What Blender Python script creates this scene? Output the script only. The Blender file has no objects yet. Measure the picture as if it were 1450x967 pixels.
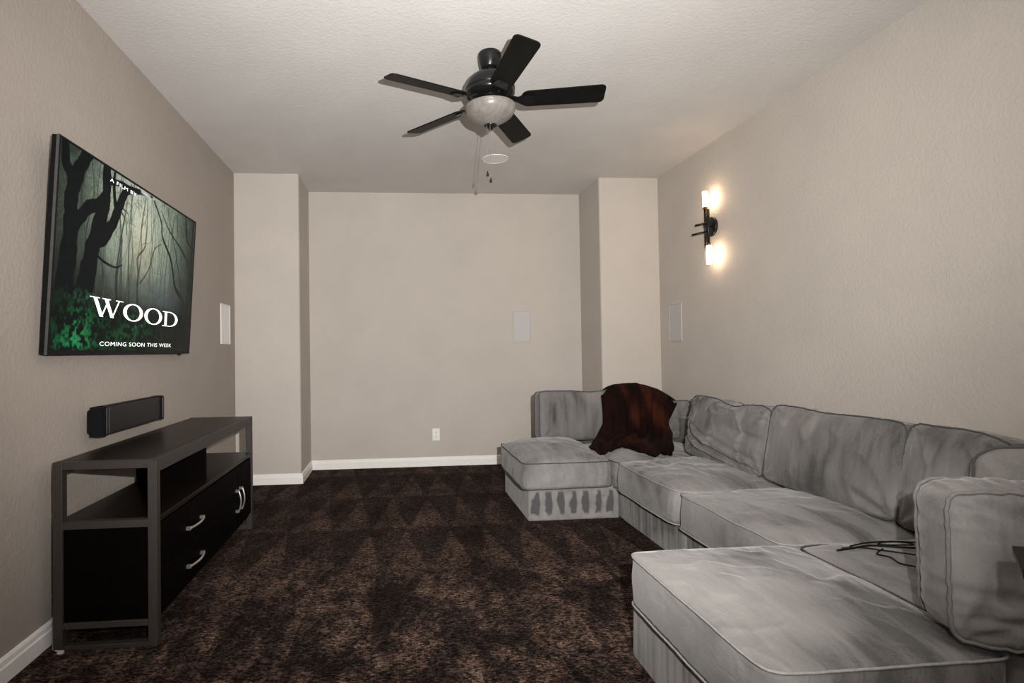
import bpy, bmesh, math, random
import numpy as np
from mathutils import Vector, Matrix, noise, Euler

random.seed(7)
R = math.radians
scene = bpy.context.scene
COL = scene.collection
PI = math.pi

# ------------------------------------------------------------------ camera
F_PX = 773.26
cam_d = bpy.data.cameras.new('camera')
cam_d.sensor_width = 36.0
cam_d.lens = F_PX / 1450 * 36
cam_d.shift_x = (725 - 624.1) / 1450
cam_d.shift_y = 0.0
cam_d.clip_start = 0.05
cam = bpy.data.objects.new('camera', cam_d)
COL.objects.link(cam)
YAW, PITCH, ROLL = 0.0828, 0.0164, -0.0142
fw = Vector((math.sin(YAW) * math.cos(PITCH), math.cos(YAW) * math.cos(PITCH), math.sin(PITCH)))
r0 = Vector((math.cos(YAW), -math.sin(YAW), 0)); u0 = r0.cross(fw)
rr = r0 * math.cos(ROLL) + u0 * math.sin(ROLL)
uu = -r0 * math.sin(ROLL) + u0 * math.cos(ROLL)
m = Matrix((rr, uu, -fw)).transposed().to_4x4()
m.translation = Vector((0, 0, 1.1533))
cam.matrix_world = m
scene.camera = cam

# ------------------------------------------------------------------ world, lights, exposure
scene.view_settings.view_transform = 'Standard'
scene.view_settings.look = 'None'
scene.view_settings.exposure = 0.0
scene.view_settings.gamma = 1.0
scene.view_settings.use_curve_mapping = False
w = bpy.data.worlds.new('world'); scene.world = w
w.use_nodes = True
w.node_tree.nodes['Background'].inputs[0].default_value = (1.0, 0.95, 0.9, 1)
w.node_tree.nodes['Background'].inputs[1].default_value = 0.10


def area(name, loc, rot, sx, sy, power, color):
    l = bpy.data.lights.new(name, 'AREA'); l.shape = 'RECTANGLE'
    l.size = sx; l.size_y = sy; l.energy = power; l.color = color
    o = bpy.data.objects.new(name, l); COL.objects.link(o)
    o.location = loc; o.rotation_euler = rot
    return o


# added soft area fill from behind the photographer, no real source there
area('rear_fill_light', (0.5, -2.3, 1.45), (R(90), 0, 0), 3.6, 2.4, 9, (1.0, 0.965, 0.93))
# weak overhead fill added behind the photographer, no lamp known there
area('overhead_fill_light', (0.6, -0.4, 2.70), (0, 0, 0), 2.2, 1.6, 1.2, (1.0, 0.95, 0.90))
# strobe turned up to bounce off the ceiling, beside the photographer
area('bounce_strobe', (0.45, -0.45, 1.85), (R(180 - 18), 0, 0), 0.5, 0.5, 84, (1.0, 0.985, 0.96))
# the camera's flash, just right of and above the lens
fl = bpy.data.lights.new('flash', 'SPOT'); fl.energy = 735; fl.spot_size = R(110); fl.spot_blend = 1.0
fl.shadow_soft_size = 0.012; fl.color = (1.0, 0.985, 0.96)
flo = bpy.data.objects.new('flash', fl); COL.objects.link(flo)
flo.location = (0.17, 0.0, 1.29); flo.rotation_euler = (R(98), 0, R(-5))

# ------------------------------------------------------------------ material helpers


def s2l(c):
    return tuple((x / 255 / 12.92) if x / 255 <= 0.04045 else ((x / 255 + 0.055) / 1.055) ** 2.4 for x in c)


class NT:
    def __init__(self, name):
        self.m = bpy.data.materials.new(name); self.m.use_nodes = True
        self.t = self.m.node_tree; self.b = self.t.nodes['Principled BSDF']

    def n(self, typ, **kw):
        o = self.t.nodes.new(typ)
        for k, v in kw.items():
            if k.startswith('i_'):
                key = k[2:]
                key = int(key) if key.isdigit() else key.replace('_', ' ')
                o.inputs[key].default_value = v
            else:
                setattr(o, k, v)
        return o

    def l(self, a, b): self.t.links.new(a, b)

    def math(self, op, a, b=None, c=None):
        o = self.t.nodes.new('ShaderNodeMath'); o.operation = op
        for i, v in enumerate((a, b, c)):
            if v is None: continue
            if isinstance(v, (int, float)): o.inputs[i].default_value = v
            else: self.l(v, o.inputs[i])
        return o.outputs[0]

    def coord(self, which='Object', scale=(1, 1, 1), rnd=False):
        tc = self.n('ShaderNodeTexCoord'); mp = self.n('ShaderNodeMapping')
        mp.inputs['Scale'].default_value = scale
        self.l(tc.outputs[which], mp.inputs['Vector'])
        if rnd:
            oi = self.n('ShaderNodeObjectInfo')
            mu = self.n('ShaderNodeMath', operation='MULTIPLY'); mu.inputs[1].default_value = 37.0
            self.l(oi.outputs['Random'], mu.inputs[0])
            cb = self.n('ShaderNodeCombineXYZ')
            self.l(mu.outputs[0], cb.inputs[0]); self.l(mu.outputs[0], cb.inputs[1])
            self.l(cb.outputs[0], mp.inputs['Location'])
        return mp.outputs[0]

    def noise(self, vec, scale, detail=3, rough=0.5, dist=0.0):
        o = self.n('ShaderNodeTexNoise'); o.inputs['Scale'].default_value = scale
        o.inputs['Detail'].default_value = detail; o.inputs['Roughness'].default_value = rough
        o.inputs['Distortion'].default_value = dist
        self.l(vec, o.inputs['Vector']); return o.outputs['Fac']

    def ramp(self, fac, stops):
        o = self.n('ShaderNodeValToRGB'); e = o.color_ramp.elements
        while len(e) < len(stops): e.new(0.5)
        for el, (p, c) in zip(e, stops):
            el.position = p
            el.color = (*c, 1) if not isinstance(c, (int, float)) else (c, c, c, 1)
        self.l(fac, o.inputs['Fac']); return o.outputs['Color']

    def mix(self, fac, a, b):
        o = self.n('ShaderNodeMix', data_type='RGBA')
        for s, v in ((o.inputs['Factor'], fac), (o.inputs['A'], a), (o.inputs['B'], b)):
            if isinstance(v, (int, float)): s.default_value = v
            elif isinstance(v, tuple): s.default_value = (*v, 1)
            else: self.l(v, s)
        return o.outputs['Result']

    def bump(self, h, strength, dist=0.01, normal=None):
        o = self.n('ShaderNodeBump'); o.inputs['Strength'].default_value = strength
        o.inputs['Distance'].default_value = dist
        self.l(h, o.inputs['Height'])
        if normal is not None: self.l(normal, o.inputs['Normal'])
        self.l(o.outputs[0], self.b.inputs['Normal']); return o.outputs[0]


def plain(name, col, rough=0.5, metal=0.0, noise_scale=40, var=0.12, bump=0.0, **kw):
    t = NT(name); v = t.coord('Object')
    f = t.noise(v, noise_scale, 4)
    a = tuple(x * (1 - var) for x in col); b = tuple(min(1, x * (1 + var)) for x in col)
    t.l(t.ramp(f, [(0.3, a), (0.7, b)]), t.b.inputs['Base Color'])
    t.b.inputs['Roughness'].default_value = rough; t.b.inputs['Metallic'].default_value = metal
    for k, x in kw.items(): t.b.inputs[k.replace('_', ' ')].default_value = x
    if bump: t.bump(f, bump, 0.002)
    return t.m


def wall_mat(name, col, bump=0.35):
    t = NT(name); v = t.coord('Object')
    f = t.noise(v, 3.0, 2)
    a = tuple(x * 0.97 for x in col); b = tuple(x * 1.03 for x in col)
    t.l(t.ramp(f, [(0.3, a), (0.7, b)]), t.b.inputs['Base Color'])
    t.b.inputs['Roughness'].default_value = 0.75
    g = t.noise(v, 55, 3, 0.55, 0.4)
    g2 = t.ramp(g, [(0.42, 0.0), (0.62, 1.0)])
    t.bump(g2, bump, 0.0022)
    return t.m


M = {}
M['wall'] = wall_mat('wall_paint', (0.478, 0.430, 0.385))
M['wall_dark'] = wall_mat('accent_wall_paint', (0.335, 0.290, 0.254))
M['ceiling'] = wall_mat('ceiling_paint', (0.608, 0.580, 0.553), 0.25)
M['trim'] = plain('white_trim_paint', (0.84, 0.81, 0.775), 0.4, var=0.03)
M['black'] = plain('black_satin_metal', (0.006, 0.006, 0.006), 0.4, 0.0, var=0.2, Specular_IOR_Level=0.3)
M['fan_black'] = plain('fan_black_enamel', (0.006, 0.006, 0.006), 0.25, 0.0, var=0.15, Specular_IOR_Level=0.35)
M['plastic'] = plain('black_plastic', (0.004, 0.004, 0.0045), 0.5, var=0.2, Specular_IOR_Level=0.15)
M['grey_cap'] = plain('dark_grey_cap', (0.014, 0.013, 0.012), 0.5)
M['steel'] = plain('brushed_steel', (0.62, 0.60, 0.57), 0.3, 0.9, 200, 0.08)
M['bronze'] = plain('bronze_socket', (0.20, 0.10, 0.05), 0.35, 0.7)
M['frame_metal'] = plain('bronze_grey_metal', (0.031, 0.0250, 0.0215), 0.5, 0.15, 60, 0.12, 0.05)
M['white_plastic'] = plain('white_plastic', (0.80, 0.77, 0.74), 0.35, var=0.02)
M['slot'] = plain('outlet_slot_dark', (0.05, 0.045, 0.04), 0.6)
M['cable_white'] = plain('grey_white_cable', (0.45, 0.42, 0.40), 0.5)
M['chain'] = plain('chain_metal', (0.35, 0.33, 0.31), 0.35, 0.8)


def wood(name, c0, c1, rough, axis, spec=0.3):
    t = NT(name); sc = [22, 22, 22]; sc[axis] = 1.6
    v = t.coord('Object', tuple(sc))
    f = t.noise(v, 1.6, 5, 0.6, 0.6)
    t.l(t.ramp(f, [(0.3, c0), (0.72, c1)]), t.b.inputs['Base Color'])
    t.b.inputs['Roughness'].default_value = rough
    t.b.inputs['Specular IOR Level'].default_value = spec
    t.bump(f, 0.06, 0.001)
    return t.m


M['wood_top'] = wood('espresso_wood_top', (0.0050, 0.0030, 0.0023), (0.0105, 0.0066, 0.0050), 0.34, 1, 0.15)
M['wood_dark'] = wood('espresso_wood', (0.0010, 0.0006, 0.0005), (0.0022, 0.0013, 0.0010), 0.6, 2, 0.03)
M['wood_side'] = wood('side_table_wood', (0.006, 0.0042, 0.0026), (0.013, 0.009, 0.006), 0.6, 0, 0.1)


def blade_mat():
    t = NT('fan_blade_finish'); v = t.coord('Object', (3, 60, 60))
    f = t.noise(v, 1.5, 4)
    t.l(t.ramp(f, [(0.3, (0.003, 0.0028, 0.0026)), (0.7, (0.006, 0.0055, 0.005))]), t.b.inputs['Base Color'])
    t.b.inputs['Roughness'].default_value = 0.5
    t.b.inputs['Specular IOR Level'].default_value = 0.14
    return t.m


M['blade'] = blade_mat()


def suede(name, dark=(0.078, 0.075, 0.073), light=(0.250, 0.238, 0.228), streak=0.0, lift=0.0, cord=False):
    t = NT(name)
    v = t.coord('Object', (1, 1, 1), rnd=True)
    a = t.noise(v, 2.0, 2, 0.5, 0.8)
    vs = t.coord('Object', (9, 1.6, 3.0), rnd=True)
    b = t.noise(vs, 1.3, 4, 0.65, 0.4)
    c = t.noise(v, 160, 2, 0.6)
    f = t.math('ADD', t.math('MULTIPLY', a, 0.62), t.math('MULTIPLY', b, 0.38))
    f = t.math('ADD', f, t.math('MULTIPLY', t.math('SUBTRACT', c, 0.5), 0.10))
    if streak:
        vz = t.coord('Object', (30, 30, 1.6), rnd=True)
        s = t.noise(vz, 1.0, 2, 0.5)
        f = t.math('ADD', f, t.math('MULTIPLY', t.math('SUBTRACT', s, 0.5), streak))
    f = t.math('ADD', f, lift)
    mid = tuple((x * 0.45 + y * 0.55) for x, y in zip(dark, light))
    t.l(t.ramp(f, [(0.36, dark), (0.46, mid), (0.60, light)]), t.b.inputs['Base Color'])
    t.b.inputs['Roughness'].default_value = 0.95
    t.b.inputs['Specular IOR Level'].default_value = 0.15
    t.b.inputs['Sheen Weight'].default_value = 0.22
    t.b.inputs['Sheen Roughness'].default_value = 0.4
    w1 = t.noise(t.coord('Object', (1.0, 0.55, 1.0), rnd=True), 11, 3, 0.55, 1.0)
    n1 = t.bump(w1, 0.5, 0.016)
    w2 = t.noise(t.coord('Object', (1.0, 0.4, 2.2), rnd=True), 26, 3, 0.6, 1.5)
    n1 = t.bump(w2, 0.28, 0.006, n1)
    t.bump(c, 0.12, 0.002, n1)
    return t.m


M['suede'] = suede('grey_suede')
M['suede_shaded'] = suede('grey_suede_shaded', (0.058, 0.055, 0.053), (0.190, 0.178, 0.168))  # same fabric as the seats, darkened: shade and nap put into the colour
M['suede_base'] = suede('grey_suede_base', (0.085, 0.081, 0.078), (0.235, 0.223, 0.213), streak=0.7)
M['suede_cord'] = plain('grey_piping_cord', (0.055, 0.052, 0.050), 0.9, 0.0, 90, 0.2)
M['suede_cord_mid'] = plain('mid_piping_cord', (0.12, 0.115, 0.11), 0.9, 0.0, 90, 0.15)
M['suede_cord_light'] = plain('pale_piping_cord', (0.26, 0.247, 0.236), 0.9, 0.0, 90, 0.15)


def stroke_mat():
    """suede skirt with dark tongue-shaped strokes rubbed into the nap (front face, local -y)"""
    t = NT('grey_suede_rubbed')
    tc = t.n('ShaderNodeTexCoord'); sp = t.n('ShaderNodeSeparateXYZ'); t.l(tc.outputs['Object'], sp.inputs[0])
    X, Y, Z = sp.outputs
    v = t.coord('Object', (1, 1, 1))
    nz = t.noise(v, 9, 2)
    n2 = t.noise(v, 26, 3)
    x2 = t.math('ADD', X, t.math('MULTIPLY', t.math('SUBTRACT', nz, 0.5), 0.05))
    # seven strokes, spacing .085 m
    ph = t.math('ABSOLUTE', t.math('SUBTRACT', t.math('FRACT', t.math('DIVIDE', t.math('ADD', x2, 0.30), 0.085)), 0.5))
    wdt = t.math('SUBTRACT', 0.36, t.math('MULTIPLY', t.math('ABSOLUTE', t.math('SUBTRACT', Z, 0.11)), 1.3))
    wdt = t.math('ADD', wdt, t.math('MULTIPLY', t.math('SUBTRACT', nz, 0.5), 0.45))
    inx = t.math('SMOOTH_MIN', t.math('MULTIPLY', t.math('SUBTRACT', wdt, ph), 9.0), 1.0, 0.2)
    lo = t.math('MULTIPLY', t.math('SUBTRACT', Z, t.math('ADD', 0.012, t.math('MULTIPLY', n2, 0.045))), 60.0)
    hi = t.math('MULTIPLY', t.math('SUBTRACT', 0.20, Z), 60.0)
    mk = t.math('MINIMUM', t.math('MINIMUM', inx, lo), hi)
    mkn = t.n('ShaderNodeClamp'); t.l(mk, mkn.inputs[0])
    edge = t.math('LESS_THAN', Y, 0.01)
    mk = t.math('MULTIPLY', mkn.outputs[0], edge)
    base = t.ramp(t.noise(v, 14, 3), [(0.35, (0.175, 0.166, 0.159)), (0.65, (0.245, 0.233, 0.223))])
    t.l(t.mix(t.math('MULTIPLY', mk, 0.9), base, (0.062, 0.060, 0.062)), t.b.inputs['Base Color'])
    t.b.inputs['Roughness'].default_value = 0.95
    t.b.inputs['Specular IOR Level'].default_value = 0.15
    t.b.inputs['Sheen Weight'].default_value = 0.2
    t.bump(t.noise(v, 160, 2), 0.12, 0.002)
    return t.m


M['suede_rub'] = stroke_mat()


def blanket_mat():
    t = NT('brown_plush'); v = t.coord('Object')
    a = t.noise(t.coord('Object', (4.5, 1.5, 1.5)), 1.6, 2, 0.5, 0.6)
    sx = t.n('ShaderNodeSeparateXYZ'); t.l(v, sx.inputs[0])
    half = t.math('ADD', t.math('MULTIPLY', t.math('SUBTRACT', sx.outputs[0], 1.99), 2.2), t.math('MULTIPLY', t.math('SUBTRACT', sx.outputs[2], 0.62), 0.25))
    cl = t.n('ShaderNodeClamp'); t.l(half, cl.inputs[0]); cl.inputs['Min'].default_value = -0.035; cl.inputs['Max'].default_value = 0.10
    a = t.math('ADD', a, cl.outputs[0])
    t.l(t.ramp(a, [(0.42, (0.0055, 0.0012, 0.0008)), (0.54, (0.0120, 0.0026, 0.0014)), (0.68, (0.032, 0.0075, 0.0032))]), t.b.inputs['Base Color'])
    t.b.inputs['Roughness'].default_value = 0.9
    t.b.inputs['Specular IOR Level'].default_value = 0.1
    t.bump(t.noise(v, 220, 2), 0.25, 0.003)
    return t.m


M['blanket'] = blanket_mat()


def carpet_mat():
    t = NT('brown_carpet')
    tc = t.n('ShaderNodeTexCoord'); sp = t.n('ShaderNodeSeparateXYZ'); t.l(tc.outputs['Object'], sp.inputs[0])
    X, Y, Z = sp.outputs
    v = t.coord('Object')
    vs = t.coord('Object', (1.5, 1.0, 1))
    big = t.noise(vs, 2.2, 3, 0.6, 0.4)
    mid = t.noise(vs, 9.0, 5, 0.7, 0.4)
    fine = t.noise(t.coord('Object', (1, 1.6, 1)), 95, 2, 0.8)
    # vacuum wedges: rows along y, apex away from the camera
    wob = t.noise(t.coord('Object', (1, 0.15, 1)), 3.0, 2)
    xw = t.math('ADD', X, t.math('MULTIPLY', wob, 0.12))
    yj = t.math('ADD', Y, t.math('MULTIPLY', t.math('SUBTRACT', t.noise(t.coord('Object', (1, 0.2, 1)), 4.0, 2), 0.5), 0.22))
    row = t.math('DIVIDE', t.math('SUBTRACT', yj, 0.51), 0.77)
    rowi = t.math('FLOOR', row); fr = t.math('FRACT', row)
    u = t.math('ADD', t.math('DIVIDE', xw, 0.25), t.math('MULTIPLY', rowi, 0.37))
    fu = t.math('FRACT', u)
    # skewed wedge: short side steep, long side slanted
    tri = t.math('MAXIMUM', t.math('DIVIDE', t.math('SUBTRACT', 0.62, fu), 0.62), t.math('DIVIDE', t.math('SUBTRACT', fu, 0.62), 0.38))
    wedge = t.math('MULTIPLY', t.math('SUBTRACT', t.math('SUBTRACT', 1.0, fr), tri), 9.0)
    wc = t.n('ShaderNodeClamp'); t.l(wedge, wc.inputs[0]); wedge = wc.outputs[0]
    # stripes nearer the camera
    st = t.math('FRACT', t.math('ADD', t.math('DIVIDE', xw, 0.30), t.math('MULTIPLY', t.math('FLOOR', t.math('DIVIDE', t.math('ADD', yj, 0.26), 0.77)), 0.4)))
    st = t.math('POWER', st, 1.4)
    near = t.n('ShaderNodeMapRange'); near.inputs['From Min'].default_value = 3.0; near.inputs['From Max'].default_value = 2.75
    t.l(Y, near.inputs['Value'])
    nf = near.outputs[0]
    pat = t.n('ShaderNodeMix'); t.l(nf, pat.inputs[0]); t.l(wedge, pat.inputs[2]); t.l(st, pat.inputs[3])
    pat = pat.outputs[0]
    blot = t.math('ADD', t.math('MULTIPLY', big, 0.55), t.math('MULTIPLY', mid, 0.45))
    g = t.math('ADD', t.math('MULTIPLY', t.math('SUBTRACT', blot, 0.5), t.math('ADD', t.math('MULTIPLY', nf, 3.0), 1.9)), 0.42)
    amp = t.math('MULTIPLY', t.noise(t.coord('Object', (1, 1, 1)), 1.7, 2), 0.50)
    g = t.math('ADD', g, t.math('MULTIPLY', t.math('SUBTRACT', pat, 0.5), amp))
    g = t.math('ADD', g, t.math('MULTIPLY', t.math('SUBTRACT', fine, 0.5), 0.55))
    t.l(t.ramp(g, [(0.05, (0.0120, 0.0078, 0.0068)), (0.42, (0.034, 0.0212, 0.0165)), (0.95, (0.105, 0.067, 0.050))]), t.b.inputs['Base Color'])
    t.b.inputs['Roughness'].default_value = 1.0
    t.b.inputs['Specular IOR Level'].default_value = 0.08
    # tufts in rows
    br = t.n('ShaderNodeTexVoronoi'); br.inputs['Scale'].default_value = 1.0; br.inputs['Randomness'].default_value = 0.75
    t.l(t.coord('Object', (85, 130, 85)), br.inputs['Vector'])
    cw = t.n('ShaderNodeSeparateColor'); t.l(br.outputs['Color'], cw.inputs[0])
    sc = t.math('ADD', 0.12, t.math('MULTIPLY', t.math('POWER', cw.outputs[0], 1.4), 2.1))
    sc = t.math('MULTIPLY', sc, t.math('SUBTRACT', 1.25, t.math('MULTIPLY', br.outputs['Distance'], 0.75)))
    vm = t.n('ShaderNodeVectorMath', operation='SCALE')
    t.l(t.b.inputs['Base Color'].links[0].from_socket, vm.inputs[0]); t.l(sc, vm.inputs['Scale'])
    t.l(vm.outputs[0], t.b.inputs['Base Color'])
    t.bump(t.math('MULTIPLY', br.outputs['Distance'], -1.0), 0.55, 0.006)
    return t.m


M['carpet'] = carpet_mat()


def emis(name, col, strength):
    t = NT(name)
    t.b.inputs['Base Color'].default_value = (*col, 1)
    t.b.inputs['Emission Color'].default_value = (*col, 1)
    t.b.inputs['Emission Strength'].default_value = strength
    t.b.inputs['Roughness'].default_value = 0.4
    return t.m


M['bulb'] = emis('lit_frosted_bulb', (1.0, 0.80, 0.58), 16)
M['letter'] = emis('screen_white_letters', (1.0, 1.0, 1.0), 0.95)


def glass_bowl():
    t = NT('frosted_alabaster_glass'); v = t.coord('Object')
    f = t.noise(v, 14, 4, 0.6, 1.2)
    t.l(t.ramp(f, [(0.3, (0.135, 0.120, 0.107)), (0.7, (0.205, 0.188, 0.172))]), t.b.inputs['Base Color'])
    t.b.inputs['Roughness'].default_value = 0.32
    t.b.inputs['Specular IOR Level'].default_value = 0.3
    return t.m


M['bowl'] = glass_bowl()


def grille_mat(name, col):
    t = NT(name); v = t.coord('Object')
    vo = t.n('ShaderNodeTexVoronoi'); vo.inputs['Scale'].default_value = 260; t.l(v, vo.inputs['Vector'])
    t.l(t.ramp(vo.outputs['Distance'], [(0.1, tuple(x * 0.9 for x in col)), (0.4, col)]), t.b.inputs['Base Color'])
    t.b.inputs['Roughness'].default_value = 0.5
    t.bump(vo.outputs['Distance'], 0.3, 0.001)
    return t.m


M['grille_white'] = grille_mat('white_speaker_grille', (0.82, 0.80, 0.78))
M['grille_beige'] = grille_mat('grey_speaker_grille', (0.46, 0.44, 0.43))
M['grille_black'] = grille_mat('black_speaker_cloth', (0.004, 0.004, 0.0045))

# ------------------------------------------------------------------ object helpers


def tag(o, label=None, cat=None, group=None, kind=None):
    if label: o['label'] = label
    if cat: o['category'] = cat
    if group: o['group'] = group
    if kind: o['kind'] = kind
    return o


def empty(name, loc, rot=(0, 0, 0)):
    o = bpy.data.objects.new(name, None); COL.objects.link(o)
    o.location = loc; o.rotation_euler = rot; o.empty_display_size = 0.1
    return o


def obj(name, bm_or_mesh, mat, parent=None, smooth=False, loc=None, rot=None):
    if isinstance(bm_or_mesh, bmesh.types.BMesh):
        me = bpy.data.meshes.new(name); bm_or_mesh.normal_update(); bm_or_mesh.to_mesh(me); bm_or_mesh.free()
    else:
        me = bm_or_mesh
    if mat is not None:
        me.materials.clear(); me.materials.append(mat)
    if smooth:
        me.polygons.foreach_set('use_smooth', [True] * len(me.polygons))
    o = bpy.data.objects.new(name, me); COL.objects.link(o)
    if parent: o.parent = parent
    if loc: o.location = loc
    if rot: o.rotation_euler = rot
    return o


def box(bm, x0, x1, y0, y1, z0, z1, bevel=0.0, seg=2):
    vs = [bm.verts.new((x, y, z)) for z in (z0, z1) for y in (y0, y1) for x in (x0, x1)]
    fs = [(0, 2, 3, 1), (4, 5, 7, 6), (0, 1, 5, 4), (2, 6, 7, 3), (0, 4, 6, 2), (1, 3, 7, 5)]
    faces = [bm.faces.new([vs[i] for i in f]) for f in fs]
    if bevel:
        es = list({e for f in faces for e in f.edges})
        bmesh.ops.bevel(bm, geom=es, offset=bevel, segments=seg, affect='EDGES', profile=0.5)
    return bm


def B(*a, **k): return box(bmesh.new(), *a, **k)


def lathe(bm, prof, seg=48, cx=0, cy=0, cap=True):
    rings = []
    for r, z in prof:
        if r < 1e-5:
            rings.append([bm.verts.new((cx, cy, z))])
        else:
            rings.append([bm.verts.new((cx + r * math.cos(2 * PI * i / seg), cy + r * math.sin(2 * PI * i / seg), z)) for i in range(seg)])
    for a, b in zip(rings, rings[1:]):
        for i in range(seg):
            j = (i + 1) % seg
            if len(a) == 1 and len(b) == 1: continue
            if len(a) == 1: bm.faces.new((a[0], b[i], b[j]))
            elif len(b) == 1: bm.faces.new((a[i], b[0], a[j]))
            else: bm.faces.new((a[i], b[i], b[j], a[j]))
    for rg in (rings[0], rings[-1]):
        if cap and len(rg) > 1: bm.faces.new(rg)
    bmesh.ops.recalc_face_normals(bm, faces=bm.faces)
    return bm


def tube(bm, pts, r, seg=8, closed=False):
    pts = [Vector(p) for p in pts]; n = len(pts); rings = []
    up = Vector((0, 0, 1)); prev = None
    for i, p in enumerate(pts):
        if closed: t = pts[(i + 1) % n] - pts[i - 1]
        else: t = pts[min(i + 1, n - 1)] - pts[max(i - 1, 0)]
        if t.length < 1e-9: t = Vector((1, 0, 0))
        t.normalize()
        if prev is None:
            a = t.cross(up)
            if a.length < 0.05: a = t.cross(Vector((1, 0, 0)))
        else:
            a = prev - t * prev.dot(t)
        a.normalize(); prev = a; b = t.cross(a)
        rad = r(i / max(1, n - 1)) if callable(r) else r
        rings.append([bm.verts.new(p + a * rad * math.cos(2 * PI * k / seg) + b * rad * math.sin(2 * PI * k / seg)) for k in range(seg)])
    m_ = n if closed else n - 1
    for i in range(m_):
        A, Bq = rings[i], rings[(i + 1) % n]
        for k in range(seg):
            bm.faces.new((A[k], A[(k + 1) % seg], Bq[(k + 1) % seg], Bq[k]))
    if not closed:
        bm.faces.new(rings[0]); bm.faces.new(rings[-1])
    bmesh.ops.recalc_face_normals(bm, faces=bm.faces)
    return bm


def catmull(pts, sub=6):
    pts = [Vector(p) for p in pts]; out = []
    for i in range(len(pts) - 1):
        p0 = pts[max(i - 1, 0)]; p1 = pts[i]; p2 = pts[i + 1]; p3 = pts[min(i + 2, len(pts) - 1)]
        for k in range(sub):
            t = k / sub
            out.append(0.5 * ((2 * p1) + (p2 - p0) * t + (2 * p0 - 5 * p1 + 4 * p2 - p3) * t * t + (3 * p1 - p0 - 3 * p2 + p3) * t ** 3))
    out.append(pts[-1]); return out


def extrude_poly(bm, pts2, axis, a0, a1):
    """prism: polygon pts2 in the plane perpendicular to axis ('y': (x,z))"""
    def mk(p, a):
        if axis == 'y': return (p[0], a, p[1])
        if axis == 'x': return (a, p[0], p[1])
        return (p[0], p[1], a)
    A = [bm.verts.new(mk(p, a0)) for p in pts2]; C = [bm.verts.new(mk(p, a1)) for p in pts2]
    n = len(pts2)
    for i in range(n): bm.faces.new((A[i], A[(i + 1) % n], C[(i + 1) % n], C[i]))
    bm.faces.new(A); bm.faces.new(C)
    bmesh.ops.recalc_face_normals(bm, faces=bm.faces)
    return bm


# ------------------------------------------------------------------ room shell
XL, XR, H = -1.4007, 2.4699, 2.74
YP, YN = 4.914, 5.469
NL, NR = -0.840, 1.904
Y0 = -2.6


def struct(name, bm, mat):
    o = obj(name, bm, mat); o['kind'] = 'structure'; return o


struct('floor', B(XL - 0.1, XR + 0.1, Y0, YN + 0.1, -0.05, 0.0), M['carpet'])
struct('ceiling', B(XL - 0.1, XR + 0.1, Y0, YN + 0.1, H, H + 0.1), M['ceiling'])
struct('wall_left', B(XL - 0.1, XL, Y0, YN + 0.1, 0, H), M['wall_dark'])
struct('wall_right', B(XR, XR + 0.1, Y0, YN + 0.1, 0, H), M['wall'])
struct('wall_back', B(XL, XR, YN, YN + 0.1, 0, H), M['wall'])


def pillar(x0, x1, corner_x):
    bm = bmesh.new(); r = 0.022
    pts = []
    if corner_x == x1:
        pts = [(x0, YP)] + [(x1 - r + r * math.sin(a), YP + r - r * math.cos(a)) for a in np.linspace(0, PI / 2, 7)] + [(x1, YN), (x0, YN)]
    else:
        pts = [(x1, YN), (x0, YN)] + [(x0 + r - r * math.cos(a), YP + r - r * math.sin(a)) for a in np.linspace(0, PI / 2, 7)] + [(x1, YP)]
    return extrude_poly(bm, pts, 'z', 0, H)


struct('wall_back_left', pillar(XL, NL, NL), M['wall'])
struct('wall_back_right', pillar(NR, XR, NR), M['wall'])


def baseboard(name, path):
    """profile swept with mitred corners; the room is on the left-hand side of the path"""
    prof = [(0.0, 0.0), (0.016, 0.0), (0.016, 0.058), (0.0125, 0.062), (0.0095, 0.063), (0.0095, 0.067), (0.0125, 0.068), (0.0115, 0.082), (0.007, 0.089), (0.0, 0.091)]
    bm = bmesh.new(); P = [Vector((*p, 0)) for p in path]; rings = []
    for i, p in enumerate(P):
        d1 = (P[i] - P[i - 1]).normalized() if i else (P[1] - P[0]).normalized()
        d2 = (P[i + 1] - P[i]).normalized() if i < len(P) - 1 else d1
        n1 = Vector((-d1.y, d1.x, 0)); n2 = Vector((-d2.y, d2.x, 0))
        nn = (n1 + n2); nn = nn / nn.dot(n1) if nn.length > 1e-6 else n1
        rings.append([bm.verts.new(p + nn * a + Vector((0, 0, z))) for a, z in prof])
    for a, b in zip(rings, rings[1:]):
        for k in range(len(prof) - 1):
            bm.faces.new((a[k], b[k], b[k + 1], a[k + 1]))
    bm.faces.new(rings[0]); bm.faces.new(rings[-1])
    bmesh.ops.recalc_face_normals(bm, faces=bm.faces)
    return struct(name, bm, M['trim'])


baseboard('baseboard_left', [(XL, YP - 0.0), (XL, Y0)])
baseboard('baseboard_back', [(XR, YP), (NR, YP), (NR, YN), (NL, YN), (NL, YP), (XL, YP)])
baseboard('baseboard_right', [(XR, Y0), (XR, YP)])

# ------------------------------------------------------------------ ceiling fan
FX, FY = 0.5218, 2.868
BZ = 2.483
fan = empty('ceiling_fan', (FX, FY, H))
tag(fan, 'black five-blade ceiling fan with a frosted glass light bowl and two pull chains', 'ceiling fan')


def fz(z): return z - H


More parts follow.
